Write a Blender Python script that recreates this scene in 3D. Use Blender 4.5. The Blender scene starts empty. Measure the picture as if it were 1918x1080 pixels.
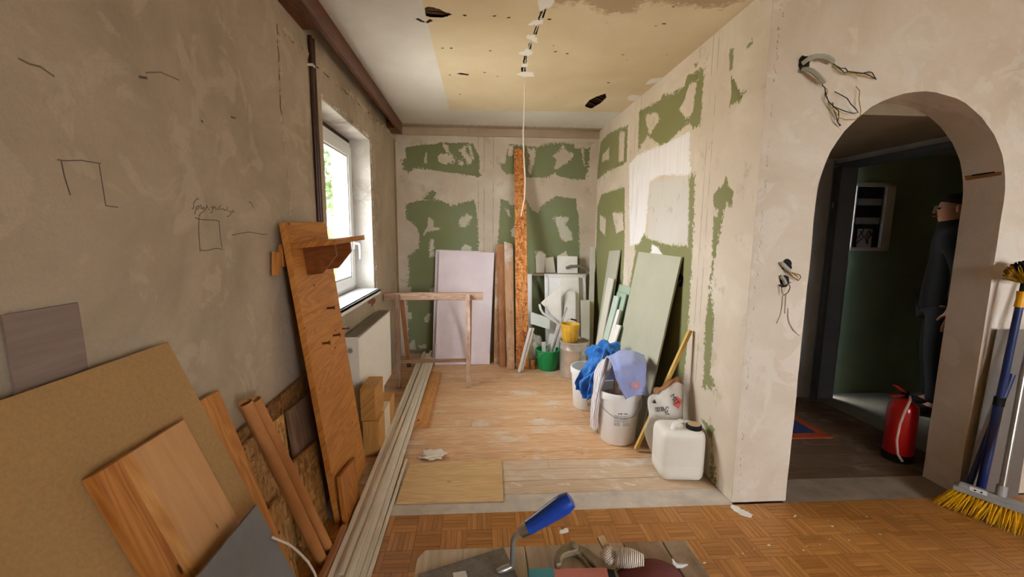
import bpy, bmesh, math, random
import numpy as np
from mathutils import Vector, Matrix, noise as mnoise
random.seed(7)
SC = bpy.context.scene
COL = SC.collection
# ---------------------------------------------------------------- camera
FPX, CX, CY, CAMH = 782.0, 942.4, 540.0, 1.42
_y, _p, _r = (math.radians(a) for a in (3.515, 7.386, -0.408))
_f = Vector((math.sin(_y)*math.cos(_p), math.cos(_y)*math.cos(_p), -math.sin(_p)))
_rt = Vector((math.cos(_y), -math.sin(_y), 0)); _dn = _f.cross(_rt)
RT = math.cos(_r)*_rt + math.sin(_r)*_dn; DN = -math.sin(_r)*_rt + math.cos(_r)*_dn; FW = _f
CAMP = Vector((0, 0, CAMH))
cam = bpy.data.cameras.new('camera'); camo = bpy.data.objects.new('camera', cam); COL.objects.link(camo)
cam.sensor_width = 36; cam.lens = FPX/1918*36; cam.shift_x = (959-CX)/1918; cam.clip_start = .02
m3 = Matrix((RT, -DN, -FW)).transposed().to_4x4(); m3.translation = CAMP; camo.matrix_world = m3
SC.camera = camo
# ---------------------------------------------------------------- world, light, exposure
SKY = 6.0
wd = bpy.data.worlds.new('overcast_sky'); SC.world = wd; wd.use_nodes = True
bg = wd.node_tree.nodes['Background']; bg.inputs[0].default_value = (.95, .98, 1, 1); bg.inputs[1].default_value = SKY
def portal(name, loc, rot, sx, sy):
    l = bpy.data.lights.new(name, 'AREA'); l.shape = 'RECTANGLE'; l.size = sx; l.size_y = sy; l.cycles.is_portal = True
    o = bpy.data.objects.new(name, l); COL.objects.link(o); o.location = loc; o.rotation_euler = rot; return o
R90 = math.pi/2
portal('daylight_portal_side', (-1.25, 3.14, 1.57), (0, -R90, 0), 1.26, 1.1)
portal('daylight_portal_rear', (2.45, -2.75, 1.55), (-R90, math.pi, 0), 1.5, 1.4)
SC.cycles.max_bounces = 7; SC.cycles.diffuse_bounces = 5; SC.cycles.glossy_bounces = 2; SC.cycles.transmission_bounces = 4; SC.cycles.caustics_reflective = False; SC.cycles.caustics_refractive = False
SC.view_settings.view_transform = 'Standard'; SC.view_settings.look = 'None'
SC.view_settings.exposure = 2.25; SC.view_settings.gamma = 1.0; SC.view_settings.use_curve_mapping = False
# ---------------------------------------------------------------- helpers
V = Vector
def ray(px, py): return RT*((px-CX)/FPX) + DN*((py-CY)/FPX) + FW
def hitp(px, py, P, n):
    d = ray(px, py); P = V(P); n = V(n); return CAMP + d*((P-CAMP).dot(n)/d.dot(n))
def FL(px, py, z=0): return hitp(px, py, (0, 0, z), (0, 0, 1))
def XW(px, py, x): return hitp(px, py, (x, 0, 0), (1, 0, 0))
def YW(px, py, y): return hitp(px, py, (0, y, 0), (0, 1, 0))
def cp(ox, oy, s, pts): return [(ox+x/s, oy+y/s) for x, y in pts]
def lin(h):
    h = h.lstrip('#'); c = [int(h[i:i+2], 16)/255 for i in (0, 2, 4)]
    return tuple((x/12.92 if x <= .04045 else ((x+.055)/1.055)**2.4) for x in c)+(1,)
WL = {}
def reg(o, parent, loc):
    COL.objects.link(o)
    if parent is not None: o.parent = parent
    WL[o.name] = loc
def root(name, loc, label, cat, group=None):
    o = bpy.data.objects.new(name, None); o.empty_display_size = .1; loc = V(loc); o.location = loc; reg(o, None, loc)
    tag(o, label, cat, group); return o
def tag(o, label=None, cat=None, group=None, kind=None):
    if label: o['label'] = label
    if cat: o['category'] = cat
    if group: o['group'] = group
    if kind: o['kind'] = kind
    return o
class MB:
    def __init__(s): s.v = []; s.f = []; s.mi = []
    def add(s, vs, fs, mi=0):
        k = len(s.v); s.v += [V(v) for v in vs]; s.f += [[i+k for i in f] for f in fs]; s.mi += [mi]*len(fs); return s
    def box(s, a, b, mi=0):
        x0, y0, z0 = a; x1, y1, z1 = b
        return s.add([(x0,y0,z0),(x1,y0,z0),(x1,y1,z0),(x0,y1,z0),(x0,y0,z1),(x1,y0,z1),(x1,y1,z1),(x0,y1,z1)],
                     [(0,3,2,1),(4,5,6,7),(0,1,5,4),(1,2,6,5),(2,3,7,6),(3,0,4,7)], mi)
    def obox(s, c, ax, ay, az, mi=0):
        c, ax, ay, az = V(c), V(ax), V(ay), V(az)
        if ax.cross(ay).dot(az) < 0: ax = -ax
        return s.add([c+ax*i+ay*j+az*k for k in (-1, 1) for i, j in ((-1,-1),(1,-1),(1,1),(-1,1))],
                     [(0,3,2,1),(4,5,6,7),(0,1,5,4),(1,2,6,5),(2,3,7,6),(3,0,4,7)], mi)
    def bar(s, a, b, w, t, up=(0,0,1), mi=0):
        a, b = V(a), V(b); d = (b-a); l = d.length; d.normalize(); sd = d.cross(V(up)).normalized(); u = sd.cross(d)
        return s.obox((a+b)/2, d*l/2, sd*w/2, u*t/2, mi)
    def prism(s, pts, vec, mi=0):
        pts = [V(p) for p in pts]; vec = V(vec); n = len(pts)
        nn = sum(((pts[i]-pts[0]).cross(pts[(i+1) % n]-pts[0]) for i in range(n)), V())
        if nn.dot(vec) > 0: pts = pts[::-1]
        s.add(pts+[p+vec for p in pts], [list(range(n)), list(range(2*n-1, n-1, -1))]+[(i, i+n, (i+1) % n+n, (i+1) % n) for i in range(n)], mi)
        return s
    def tube(s, path, r, n=8, mi=0, closed=False):
        path = [V(p) for p in path]; m = len(path); rs = r if isinstance(r, (list, tuple)) else [r]*m
        t0 = (path[1]-path[0]).normalized(); a = t0.orthogonal().normalized(); vs = []
        for i, p in enumerate(path):
            if closed: t = (path[(i+1) % m]-path[i-1]).normalized()
            else: t = (path[min(i+1, m-1)]-path[max(i-1, 0)]).normalized()
            a = (a-t*a.dot(t)).normalized(); b = t.cross(a)
            vs += [p+(a*math.cos(k*2*math.pi/n)+b*math.sin(k*2*math.pi/n))*rs[i] for k in range(n)]
        fs = []
        for i in range(m if closed else m-1):
            j = (i+1) % m
            fs += [(i*n+k, i*n+(k+1) % n, j*n+(k+1) % n, j*n+k) for k in range(n)]
        if not closed: fs += [list(range(n-1, -1, -1)), list(range((m-1)*n, m*n))]
        return s.add(vs, fs, mi)
    def lathe(s, prof, c=(0,0,0), n=28, mi=0, M=None):
        c = V(c); vs = []; k = len(prof)
        for r, z in prof:
            for i in range(n):
                p = V((r*math.cos(i*2*math.pi/n), r*math.sin(i*2*math.pi/n), z)); vs.append(c+(M @ p if M else p))
        fs = [(j*n+i, j*n+(i+1) % n, (j+1)*n+(i+1) % n, (j+1)*n+i) for j in range(k-1) for i in range(n)]
        if prof[0][0] > 1e-5: fs.append(list(range(n-1, -1, -1)))
        if prof[-1][0] > 1e-5: fs.append(list(range((k-1)*n, k*n)))
        return s.add(vs, fs, mi)
    def grid(s, P, nu, nv, mi=0):
        vs = [P(i/(nu-1), j/(nv-1)) for j in range(nv) for i in range(nu)]
        return s.add(vs, [(j*nu+i, j*nu+i+1, (j+1)*nu+i+1, (j+1)*nu+i) for j in range(nv-1) for i in range(nu-1)], mi)
    def build(s, name, mats, parent=None, smooth=False, bevel=0, grain=None, solid=0, sub=0, ang=40):
        me = bpy.data.meshes.new(name)
        loc = WL[parent.name] if parent is not None else None
        if loc is None:
            xs = [v.x for v in s.v]; ys = [v.y for v in s.v]; zs = [v.z for v in s.v]
            loc = V(((min(xs)+max(xs))/2, (min(ys)+max(ys))/2, min(zs)))
        me.from_pydata([tuple(v-loc) for v in s.v], [], s.f)
        mats = mats if isinstance(mats, (list, tuple)) else [mats]
        for m in mats: me.materials.append(m)
        if any(s.mi): me.polygons.foreach_set('material_index', s.mi)
        if grain is not None:
            ax = V(grain).normalized(); uv = me.uv_layers.new(name='UVMap'); ro = random.random()*20
            for p in me.polygons:
                b = p.normal.cross(ax)
                if b.length < .3:
                    a2 = p.normal.orthogonal().normalized(); b = p.normal.cross(a2); sc = .08
                    for li in p.loop_indices:
                        q = me.vertices[me.loops[li].vertex_index].co; uv.data[li].uv = (q.dot(a2)*sc+ro, q.dot(b)+ro)
                else:
                    b.normalize()
                    for li in p.loop_indices:
                        q = me.vertices[me.loops[li].vertex_index].co; uv.data[li].uv = (q.dot(ax)+ro, q.dot(b)+ro)
        if smooth:
            me.shade_smooth(); me.set_sharp_from_angle(angle=math.radians(ang))
        o = bpy.data.objects.new(name, me)
        if parent is None: o.location = loc
        reg(o, parent, loc)
        if solid:
            md = o.modifiers.new('solid', 'SOLIDIFY'); md.thickness = solid; md.offset = 0
        if sub:
            md = o.modifiers.new('sub', 'SUBSURF'); md.levels = md.render_levels = sub
        if bevel:
            md = o.modifiers.new('bevel', 'BEVEL'); md.width = bevel; md.segments = 2; md.limit_method = 'ANGLE'
        return o
def lathe_pts(a, b, k): return [a+(b-a)*i/k for i in range(k+1)]
def slab(TL, TR, n, t, length=None, down=None):
    """rectangle hanging from edge TL-TR in the plane with normal n (towards the viewer), to the floor if no length"""
    TL, TR, n = V(TL), V(TR), V(n).normalized()
    u = TR-TL; d = n.cross(u).normalized()
    if d.z > 0: d = -d
    if down is not None: d = V(down).normalized()
    if length is None: length = min(TL.z, TR.z)/-d.z
    back = -n*t
    # keep the lower back corner above ground
    lo = min((q+d*length+o_).z for q in (TL, TR) for o_ in (V(), back))
    if lo < 0.001 and d.z < -.1: length += (lo-0.001)/-d.z
    return MB().prism([TL, TR, TR+d*length, TL+d*length], back), d
# ---------------------------------------------------------------- materials
def newmat(name):
    m = bpy.data.materials.new(name); m.use_nodes = True; nt = m.node_tree; nt.nodes.clear()
    out = nt.nodes.new('ShaderNodeOutputMaterial'); b = nt.nodes.new('ShaderNodeBsdfPrincipled'); nt.links.new(b.outputs[0], out.inputs[0])
    return m, nt, b
class N:
    """tiny node-graph writer"""
    def __init__(s, nt): s.nt = nt
    def node(s, t, **k):
        n = s.nt.nodes.new('ShaderNode'+t)
        for a, v in k.items(): setattr(n, a, v)
        return n
    def set(s, sock, v):
        if isinstance(v, bpy.types.NodeSocket): s.nt.links.new(v, sock)
        else: sock.default_value = v
    def math(s, op, a, b=0.0, c=0.0, clamp=False):
        n = s.node('Math', operation=op, use_clamp=clamp)
        for i, v in enumerate((a, b, c)): s.set(n.inputs[i], v)
        return n.outputs[0]
    def noise(s, vec, scale, detail=4, rough=.55, dist=0.0):
        n = s.node('TexNoise'); s.set(n.inputs['Vector'], vec); n.inputs['Scale'].default_value = scale; n.inputs['Detail'].default_value = detail
        n.inputs['Roughness'].default_value = rough; n.inputs['Distortion'].default_value = dist; return n.outputs['Fac']
    def mix(s, f, a, b, mode='MIX'):
        n = s.node('Mix', data_type='RGBA', blend_type=mode); s.set(n.inputs[0], f); s.set(n.inputs[6], a); s.set(n.inputs[7], b); return n.outputs[2]
    def ramp(s, f, stops):
        n = s.node('ValToRGB'); s.set(n.inputs[0], f); e = n.color_ramp.elements
        while len(e) < len(stops): e.new(.5)
        for q, (p, c) in zip(e, stops): q.position = p; q.color = c
        return n.outputs[0]
    def sstep(s, f, a, b):
        n = s.node('MapRange', interpolation_type='SMOOTHSTEP'); s.set(n.inputs[0], f); n.inputs[1].default_value = a; n.inputs[2].default_value = b; return n.outputs[0]
    def bump(s, h, st, dist=.01, nrm=None):
        n = s.node('Bump'); s.set(n.inputs['Height'], h); n.inputs['Strength'].default_value = st; n.inputs['Distance'].default_value = dist
        if nrm: s.set(n.inputs['Normal'], nrm)
        return n.outputs[0]
    def scale(s, vec, sc, off=None):
        n = s.node('Mapping'); s.set(n.inputs[0], vec); n.inputs['Scale'].default_value = sc
        if off: s.set(n.inputs['Location'], off)
        return n.outputs[0]
def g(c, k): return tuple(min(1, x*k) for x in c[:3])+(1,)
MC = {}
def paint(name, hexc, rough=.6, var=.12, sc=6., bump=.15, bsc=60., metal=0., spec=.4, trans=0, coat=0):
    if name in MC: return MC[name]
    m, nt, b = newmat(name); q = N(nt); c = lin(hexc)
    tc = q.node('TexCoord').outputs['Object']
    f = q.noise(tc, sc, 5, .6)
    col = q.ramp(f, [(.3, g(c, 1-var)), (.7, g(c, 1+var))])
    q.set(b.inputs['Base Color'], col); b.inputs['Roughness'].default_value = rough; b.inputs['Metallic'].default_value = metal
    b.inputs['Specular IOR Level'].default_value = spec
    if coat: b.inputs['Coat Weight'].default_value = coat; b.inputs['Coat Roughness'].default_value = .15
    if trans: b.inputs['Subsurface Weight'].default_value = trans; b.inputs['Subsurface Radius'].default_value = (.05, .05, .05)
    if bump: q.set(b.inputs['Normal'], q.bump(q.noise(tc, bsc, 4, .6), bump, .004))
    MC[name] = m; return m
def wood(name, c1, c2, knot='#5a3417', rough=.55, knots=.06, dirt=None, rings=1.0, ks=1.0, con=1.0):
    if name in MC: return MC[name]
    m, nt, b = newmat(name); q = N(nt); a1, a2, ak = lin(c1), lin(c2), lin(knot)
    uv = q.node('TexCoord').outputs['UV']; rnd = q.node('ObjectInfo').outputs['Random']
    gr = q.noise(q.scale(uv, (1.6, 26, 1)), 2.0, 5, .6, 1.2)
    wv = q.noise(q.scale(uv, (.9, 7, 1)), 1.6, 2, .5, .6)
    fine = q.noise(q.scale(uv, (6, 240, 1)), 2.0, 3, .6)
    w2 = q.math('FRACT', q.math('MULTIPLY', wv, 9.0*rings))
    w2 = q.math('ABSOLUTE', q.math('SUBTRACT', w2, .5))
    f = q.math('ADD', q.math('MULTIPLY', gr, .55), q.math('ADD', q.math('MULTIPLY', w2, .38*min(rings, 1.0)+.1), q.math('MULTIPLY', fine, .26)))
    f = q.math('ADD', f, q.math('MULTIPLY', q.math('SUBTRACT', rnd, .5), .16))
    col = q.ramp(f, [(.5-.2/con, a1), (.5+.22/con, a2)])
    if knots:
        vo = q.node('TexVoronoi'); q.set(vo.inputs['Vector'], q.scale(uv, (2.6*ks, 7.5*ks, 1))); vo.inputs['Scale'].default_value = 1.3
        dd = q.math('ADD', vo.outputs['Distance'], q.math('MULTIPLY', gr, .06))
        k = q.sstep(dd, knots+.06, knots+.02); col = q.mix(k, col, ak)
    if dirt:
        dn = q.noise(uv, 3.2, 6, .65); col = q.mix(q.sstep(dn, .5, .68), col, lin(dirt))
    q.set(b.inputs['Base Color'], col); b.inputs['Roughness'].default_value = rough; b.inputs['Specular IOR Level'].default_value = .35
    q.set(b.inputs['Normal'], q.bump(f, .18, .003)); MC[name] = m; return m
def osb(name, c1, c2, c3):
    if name in MC: return MC[name]
    m, nt, b = newmat(name); q = N(nt); uv = q.node('TexCoord').outputs['UV']
    def fl(sx, sy, off):
        v = q.node('TexVoronoi'); q.set(v.inputs['Vector'], q.scale(uv, (sx, sy, 1), (off, off, 0))); v.inputs['Scale'].default_value = 1.0
        return q.node('SeparateColor'), v
    s1, v1 = fl(20, 85, .3); s2, v2 = fl(64, 24, 5.7)
    for s_, v_ in ((s1, v1), (s2, v2)): q.set(s_.inputs[0], v_.outputs['Color'])
    pick = q.math('GREATER_THAN', s1.outputs[1], .45)
    f = q.math('ADD', q.math('MULTIPLY', s1.outputs[0], pick), q.math('MULTIPLY', s2.outputs[0], q.math('SUBTRACT', 1.0, pick)))
    f = q.math('ADD', q.math('MULTIPLY', f, .75), q.math('MULTIPLY', q.noise(uv, 60, 3), .25))
    col = q.ramp(f, [(.08, lin(c1)), (.35, lin(c2)), (.85, lin(c3))])
    q.set(b.inputs['Base Color'], col); b.inputs['Roughness'].default_value = .6; q.set(b.inputs['Normal'], q.bump(f, .3, .003)); MC[name] = m; return m
def plaster(name, base, dark, light, bump=.35, bscale=38.):
    m, nt, b = newmat(name); q = N(nt); tc = q.node('TexCoord').outputs['Object']
    f = q.noise(tc, 1.3, 6, .62, .5); f2 = q.noise(tc, 5.0, 5, .6, .8); sp = q.noise(tc, 190, 2, .6)
    col = q.ramp(f, [(.3, lin(dark)), (.5, lin(base)), (.72, lin(light))])
    col = q.mix(q.sstep(f2, .53, .6), col, q.mix(.5, col, lin(light)))
    col = q.mix(q.math('MULTIPLY', q.sstep(sp, .35, .7), .16), col, lin(dark))
    q.set(b.inputs['Base Color'], col); b.inputs['Roughness'].default_value = .9; b.inputs['Specular IOR Level'].default_value = .15
    h = q.math('ADD', q.math('MULTIPLY', f2, .8), q.math('MULTIPLY', q.noise(tc, bscale, 5, .65), .35)); h = q.math('ADD', h, q.math('MULTIPLY', sp, .06))
    q.set(b.inputs['Normal'], q.bump(h, bump, .012)); return m
def drywall(name, base, light, green, green2, white, smear, lines, axis):
    """plaster coat over green board; ragged bare areas come from the mesh attributes"""
    m, nt, b = newmat(name); q = N(nt); tc = q.node('TexCoord').outputs['Object']
    def at(n): a = q.node('Attribute'); a.attribute_name = n; return a.outputs['Fac']
    amp = q.sstep(q.noise(tc, 4.5, 2), .38, .62); rag0 = q.math('SUBTRACT', q.noise(tc, 44, 6, .72), .5); rag = q.math('MULTIPLY', rag0, q.math('ADD', .35, q.math('MULTIPLY', amp, 1.1))); rag2 = q.math('SUBTRACT', q.noise(q.scale(tc, (1, 1, .35)), 55, 4, .7), .5)
    streak = q.noise(q.scale(tc, (1, 1, .12)), 34, 4, .6)
    big = q.noise(tc, 2.2, 5, .6, .4)
    col = q.ramp(big, [(.3, g(lin(base), .93)), (.5, lin(base)), (.72, lin(light))])
    wm = q.sstep(q.math('ADD', at('white'), q.math('MULTIPLY', rag, .12)), -.004, .008)
    col = q.mix(wm, col, q.ramp(streak, [(.35, g(lin(white), .93)), (.6, lin(white))]))
    gm = q.sstep(q.math('ADD', at('green'), q.math('ADD', q.math('MULTIPLY', rag, .12), q.math('MULTIPLY', rag2, .035))), -.002, .003)
    gcol = q.ramp(q.noise(tc, 1.6, 3), [(.35, lin(green)), (.7, lin(green2))])
    sm = q.math('MULTIPLY', q.sstep(q.math('ADD', at('smear'), q.math('MULTIPLY', rag, .10)), -.002, .01), q.sstep(streak, .25, .62))
    col = q.mix(gm, col, gcol)
    col = q.mix(q.math('MULTIPLY', sm, .85), col, lin(smear))
    thin = q.sstep(q.noise(tc, 6.5, 6, .7), .57, .66)   # thinly skimmed, board shining through
    thin = q.math('MULTIPLY', thin, q.math('SUBTRACT', 1.0, wm)); col = q.mix(q.math('MULTIPLY', thin, .28), col, gcol)
    sx = q.node('SeparateXYZ'); q.set(sx.inputs[0], tc); cu = sx.outputs[axis]
    lm = 0.0
    for c0 in lines:
        e = q.math('ADD', q.math('SUBTRACT', cu, c0), q.math('MULTIPLY', rag, .01)); e = q.sstep(q.math('ABSOLUTE', e), .006, .002); lm = q.math('MAXIMUM', lm, e)
    lm = q.math('MULTIPLY', lm, q.sstep(q.noise(tc, 5, 3), .4, .55)) if lines else 0.0
    if lines: col = q.mix(q.math('MULTIPLY', lm, .45), col, g(lin(base), .35))
    q.set(b.inputs['Base Color'], col); b.inputs['Roughness'].default_value = .88; b.inputs['Specular IOR Level'].default_value = .15
    h = q.math('SUBTRACT', q.math('MULTIPLY', q.noise(tc, 45, 5, .6), .12), q.math('MULTIPLY', gm, .35))
    if lines: h = q.math('SUBTRACT', h, q.math('MULTIPLY', lm, .4))
    q.set(b.inputs['Normal'], q.bump(h, .5, .006)); return m
def glassmat(name):
    m = bpy.data.materials.new(name); m.use_nodes = True; nt = m.node_tree; nt.nodes.clear(); q = N(nt)
    out = q.node('OutputMaterial'); t = q.node('BsdfTransparent'); gl = q.node('BsdfGlossy'); gl.inputs['Roughness'].default_value = .02
    fr = q.node('LayerWeight'); fr.inputs[0].default_value = .25; mx = q.node('MixShader')
    q.set(mx.inputs[0], q.math('MULTIPLY', fr.outputs['Fresnel'], .6)); nt.links.new(t.outputs[0], mx.inputs[1]); nt.links.new(gl.outputs[0], mx.inputs[2]); nt.links.new(mx.outputs[0], out.inputs[0])
    return m
def sdf(pts, poly):
    """signed distance (positive inside) of pts (n,2) to polygon"""
    poly = np.array(poly, float); d = np.full(len(pts), 1e9); ins = np.zeros(len(pts), bool); n = len(poly)
    for i in range(n):
        a, b = poly[i], poly[(i+1) % n]; e = b-a; w = pts-a
        t = np.clip((w@e)/max(e@e, 1e-12), 0, 1); dd = w-t[:, None]*e; d = np.minimum(d, (dd**2).sum(1))
        c = ((a[1] <= pts[:, 1]) != (b[1] <= pts[:, 1]))
        if c.any():
            with np.errstate(divide='ignore', invalid='ignore'): xi = a[0]+(pts[:, 1]-a[1])/(b[1]-a[1])*(b[0]-a[0])
            ins ^= c & (pts[:, 0] < xi)
    d = np.sqrt(d); return np.where(ins, d, -d)
def layer(pts, pos, neg=()):
    v = np.full(len(pts), -1.0)
    for p in pos: v = np.maximum(v, sdf(pts, p))
    for p in neg: v = np.minimum(v, -sdf(pts, p))
    return v
def mask_surface(name, u0, u1, v0, v1, step, to3d, layers, mat, flip=False, hole=None):
    nu = int(round((u1-u0)/step))+1; nv = int(round((v1-v0)/step))+1
    U, W = np.meshgrid(np.linspace(u0, u1, nu), np.linspace(v0, v1, nv)); P = np.stack([U.ravel(), W.ravel()], 1)
    co = to3d(P[:, 0], P[:, 1]); i, j = np.meshgrid(np.arange(nu-1), np.arange(nv-1)); k = (j*nu+i).ravel()
    q = np.stack([k, k+1, k+nu+1, k+nu], 1)
    if flip: q = q[:, ::-1]
    if hole is not None:
        c = P[q].mean(1); keep = layer(c, hole) < 0; q = q[keep]
    me = bpy.data.meshes.new(name); me.vertices.add(len(P)); me.vertices.foreach_set('co', co.ravel().astype(np.float32))
    me.loops.add(q.size); me.loops.foreach_set('vertex_index', q.ravel().astype(np.int32)); me.polygons.add(len(q)); me.polygons.foreach_set('loop_start', np.arange(0, q.size, 4, dtype=np.int32)); me.polygons.foreach_set('loop_total', np.full(len(q), 4, np.int32))
    me.update(calc_edges=True); me.validate()
    for a, (pos, neg) in layers.items():
        at = me.attributes.new(a, 'FLOAT', 'POINT'); at.data.foreach_set('value', layer(P, pos, neg).astype(np.float32))
    me.materials.append(mat); o = bpy.data.objects.new(name, me); reg(o, None, V((0, 0, 0))); o['kind'] = 'structure'; return o
def st(o): o['kind'] = 'structure'; return o
# ---------------------------------------------------------------- shared materials
M_left = plaster('plaster_grey_beige', '#b0a08a', '#998a75', '#bfaf9a', .5)
M_arch = plaster('plaster_cream', '#d8ccbc', '#c9bba8', '#e6dfd6', .35)
M_rev = plaster('plaster_rough_white', '#cfcbc4', '#8d8377', '#e8e6e2', .9, 60.)
M_white = paint('white_plastic', '#e9e9e8', .35, .03, 4, .03)
M_pvc = paint('window_pvc', '#e6e7e6', .3, .02, 4, 0)
M_radw = paint('radiator_enamel', '#e2dccf', .35, .03, 4, .02)
M_dark = paint('near_black', '#0c0b0b', .8, .3, 20, .2)
M_brown = wood('brown_stain', '#43200d', '#74401f', '#1b0c05', .4, 0)
M_pine = wood('pine', '#b97c3e', '#d8a364', '#5d3416', .5, .07)
M_pine_red = wood('pine_aged', '#9c5a22', '#c98842', '#4b240d', .45, .07, None, 1.0, 1.9)
M_pine_plain = wood('pine_plain', '#b98554', '#cf9f6c', '#6d431f', .5, .04, None, .6, 1.3, .7)
M_pale = wood('pale_spruce', '#c9a26d', '#dfc08b', '#7d5429', .55, .045)
M_lumber = wood('old_lumber', '#8e5b36', '#b98358', '#3d2213', .65, .05)
M_lumberw = wood('whitewashed_lumber', '#a97c58', '#cda581', '#4d2d1a', .7, .04, '#ddd2c5')
M_grey_wood = wood('weathered_wood', '#6f5340', '#9b7c63', '#2e1d12', .7, .03, '#8f8175')
M_strip = wood('white_primed_trim', '#d6ccb8', '#e8e0d0', '#a3937c', .6, 0)
M_osb = osb('osb_board', '#5e3d1b', '#996a34', '#bd8d52')
M_osbd = osb('osb_dark', '#4a2f14', '#7c5226', '#9c7040'); M_osbl = osb('osb_light', '#7a5428', '#b58548', '#d3a86c')
M_osbr = osb('osb_orange', '#7a3f12', '#b66a2a', '#dd9a55')
M_steel = paint('steel', '#bdbbb8', .3, .12, 12, .08, 80, .8)
M_alu = paint('aluminium', '#b9b8b6', .28, .06, 10, .03, 80, 1.0)
M_wire_k = paint('wire_black', '#17181a', .5, .1)
M_wire_y = paint('wire_green_yellow', '#b39a2c', .5, .2, 200)
M_wire_b = paint('wire_brown', '#6a3d1c', .5, .1)
M_wire_w = paint('cable_white', '#ddd6c8', .5, .05)
M_conduit = paint('conduit_grey', '#a3a698', .55, .08)
M_pencil = paint('pencil_graphite', '#5d5146', .7, .1, 30, 0)
M_glass = glassmat('window_glass')
LX, RX, BY, AY, CZ = -.9, 1.36, 4.8, 2.0, 2.57       # left wall, right wall, back wall, arch wall, ceiling
# ---------------------------------------------------------------- left wall with window opening
WY0, WY1, WZ0, WZ1 = 2.585, 3.69, .93, 2.2
mb = MB(); T_ = .32
for y0, y1, z0, z1 in ((-2.8, WY0, 0, CZ+.1), (WY1, BY+.1, 0, CZ+.1), (WY0, WY1, 0, WZ0), (WY0, WY1, WZ1, CZ+.1)): mb.box((LX-T_, y0, z0), (LX, y1, z1))
wall_left = st(mb.build('wall_left', M_left))
def on_left(px, py, off=.0006): p = XW(px, py, LX); p.x += off; return p
def wall_line(name, lines, w, mat, parent, off=.0006, hit=on_left, nrm=V((1, 0, 0))):
    mb = MB()
    for pts in lines:
        P = [hit(x, y) for x, y in pts]
        for a, b in zip(P[:-1], P[1:]):
            d = (b-a); s = d.cross(nrm)
            if s.length < 1e-6: continue
            s = s.normalized()*w/2; e = d.normalized()*w*.3; mb.prism([a-s-e, b-s+e, b+s+e, a+s-e], nrm*.0006)
    return mb.build(name, mat, parent)
c9 = lambda pts: cp(340, 360, 9, pts)
wall_line('pencil_sketch', [c9([(230,430),(300,455),(400,462),(590,470),(635,490)]), c9([(290,420),(285,580),(292,760),(300,880),(308,1005)]), c9([(630,490),(640,650),(655,780),(680,925)]),
    c9([(320,965),(370,985),(450,975),(560,945),(630,948),(690,962)]), c9([(845,722),(960,698),(1120,668),(1230,685),(1340,705),(1440,707)]), c9([(1130,160),(1165,170),(1190,210),(1205,265)])], .0028, M_pencil, wall_left)
# the handwriting: "Speh gestbiye." traced stroke by stroke
wall_line('pencil_writing', [c9(p) for p in (
    [(290,118),(262,102),(225,140),(195,195),(205,240),(190,275),(165,265)], [(245,245),(235,300),(215,360),(230,362)], [(245,255),(275,225),(300,245),(270,285),(245,282)],
    [(310,215),(330,215),(320,270),(345,270)], [(350,250),(375,255),(355,280),(380,275)], [(430,215),(400,290),(300,375),(290,400),(320,400)], [(415,255),(440,250),(450,290),(475,300)],
    [(490,240),(520,265),(540,230),(515,310),(505,345),(470,345)], [(545,265),(560,245),(575,290),(600,280)], [(660,220),(620,260),(610,290),(650,290)], [(650,265),(670,285),(700,275)], [(700,285),(735,295),(710,310)],
    [(775,245),(755,300),(785,310)], [(795,320),(820,335),(835,315)], [(870,300),(835,360),(785,410),(770,405)], [(845,330),(880,320),(890,345)])], .0022, M_pencil, wall_left)
c2 = lambda pts: cp(0, 0, 2, pts)
wall_line('pencil_outline', [c2([(215,598),(240,602),(300,600),(375,612)]), c2([(228,605),(240,660),(262,730)]), c2([(370,615),(382,690),(395,770),(440,776)])], .0024, M_pencil, wall_left)
wall_line('scratch', [c2([(70,220),(110,240),(150,250),(200,285)]), c2([(545,272),(600,270),(670,300)])], .004, paint('scratch', '#7b6c58', .9, .1), wall_left)
wall_line('nail_hole', [c2([(522,288),(548,292)]), c2([(865,438),(880,442)]), c2([(754,452),(758,456)])], .007, M_pencil, wall_left)
def rubble(name, path, w, n, mat, parent, hit, nrm, h=.008, seed=1):
    rd = random.Random(seed); mb = MB(); P = [hit(x, y) for x, y in path]; nrm = V(nrm)
    L = [0]
    for a, b in zip(P[:-1], P[1:]): L.append(L[-1]+(b-a).length)
    for k in range(n):
        s = rd.random()*L[-1]; i = max(j for j in range(len(L)-1) if L[j] <= s); t = (s-L[i])/(L[i+1]-L[i]); c = P[i].lerp(P[i+1], t)
        d = (P[i+1]-P[i]).normalized(); sd = d.cross(nrm); c = c+sd*rd.gauss(0, w*.3); m = rd.randint(5, 8); r = w*rd.uniform(.25, .8)
        pts = [c+(d*math.cos(a*6.283/m)*1.6+sd*math.sin(a*6.283/m))*r*rd.uniform(.5, 1.1) for a in range(m)]
        hh = h*rd.uniform(.3, 1); top = [c+(p-c)*.7+nrm*hh for p in pts]
        mb.add(pts+top, [list(range(m, 2*m))]+[(a, (a+1) % m, (a+1) % m+m, a+m) for a in range(m)])
    o = mb.build(name, mat, parent); o['kind'] = 'stuff'; return o
M_rub = plaster('plaster_broken', '#b9a68d', '#8d7c67', '#cbbaa2', .8, 80.)
rubble('broken_plaster', [(517,35),(530,60),(560,85),(590,110),(625,150),(660,182),(700,222),(730,250),(743,265)], .035, 120, M_rub, wall_left, on_left, (1,0,0), .012)
rubble('broken_plaster', [(521,60),(522,100),(526,180),(531,280),(540,340),(545,410)], .022, 60, M_rub, wall_left, on_left, (1,0,0), .008, 2)
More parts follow.
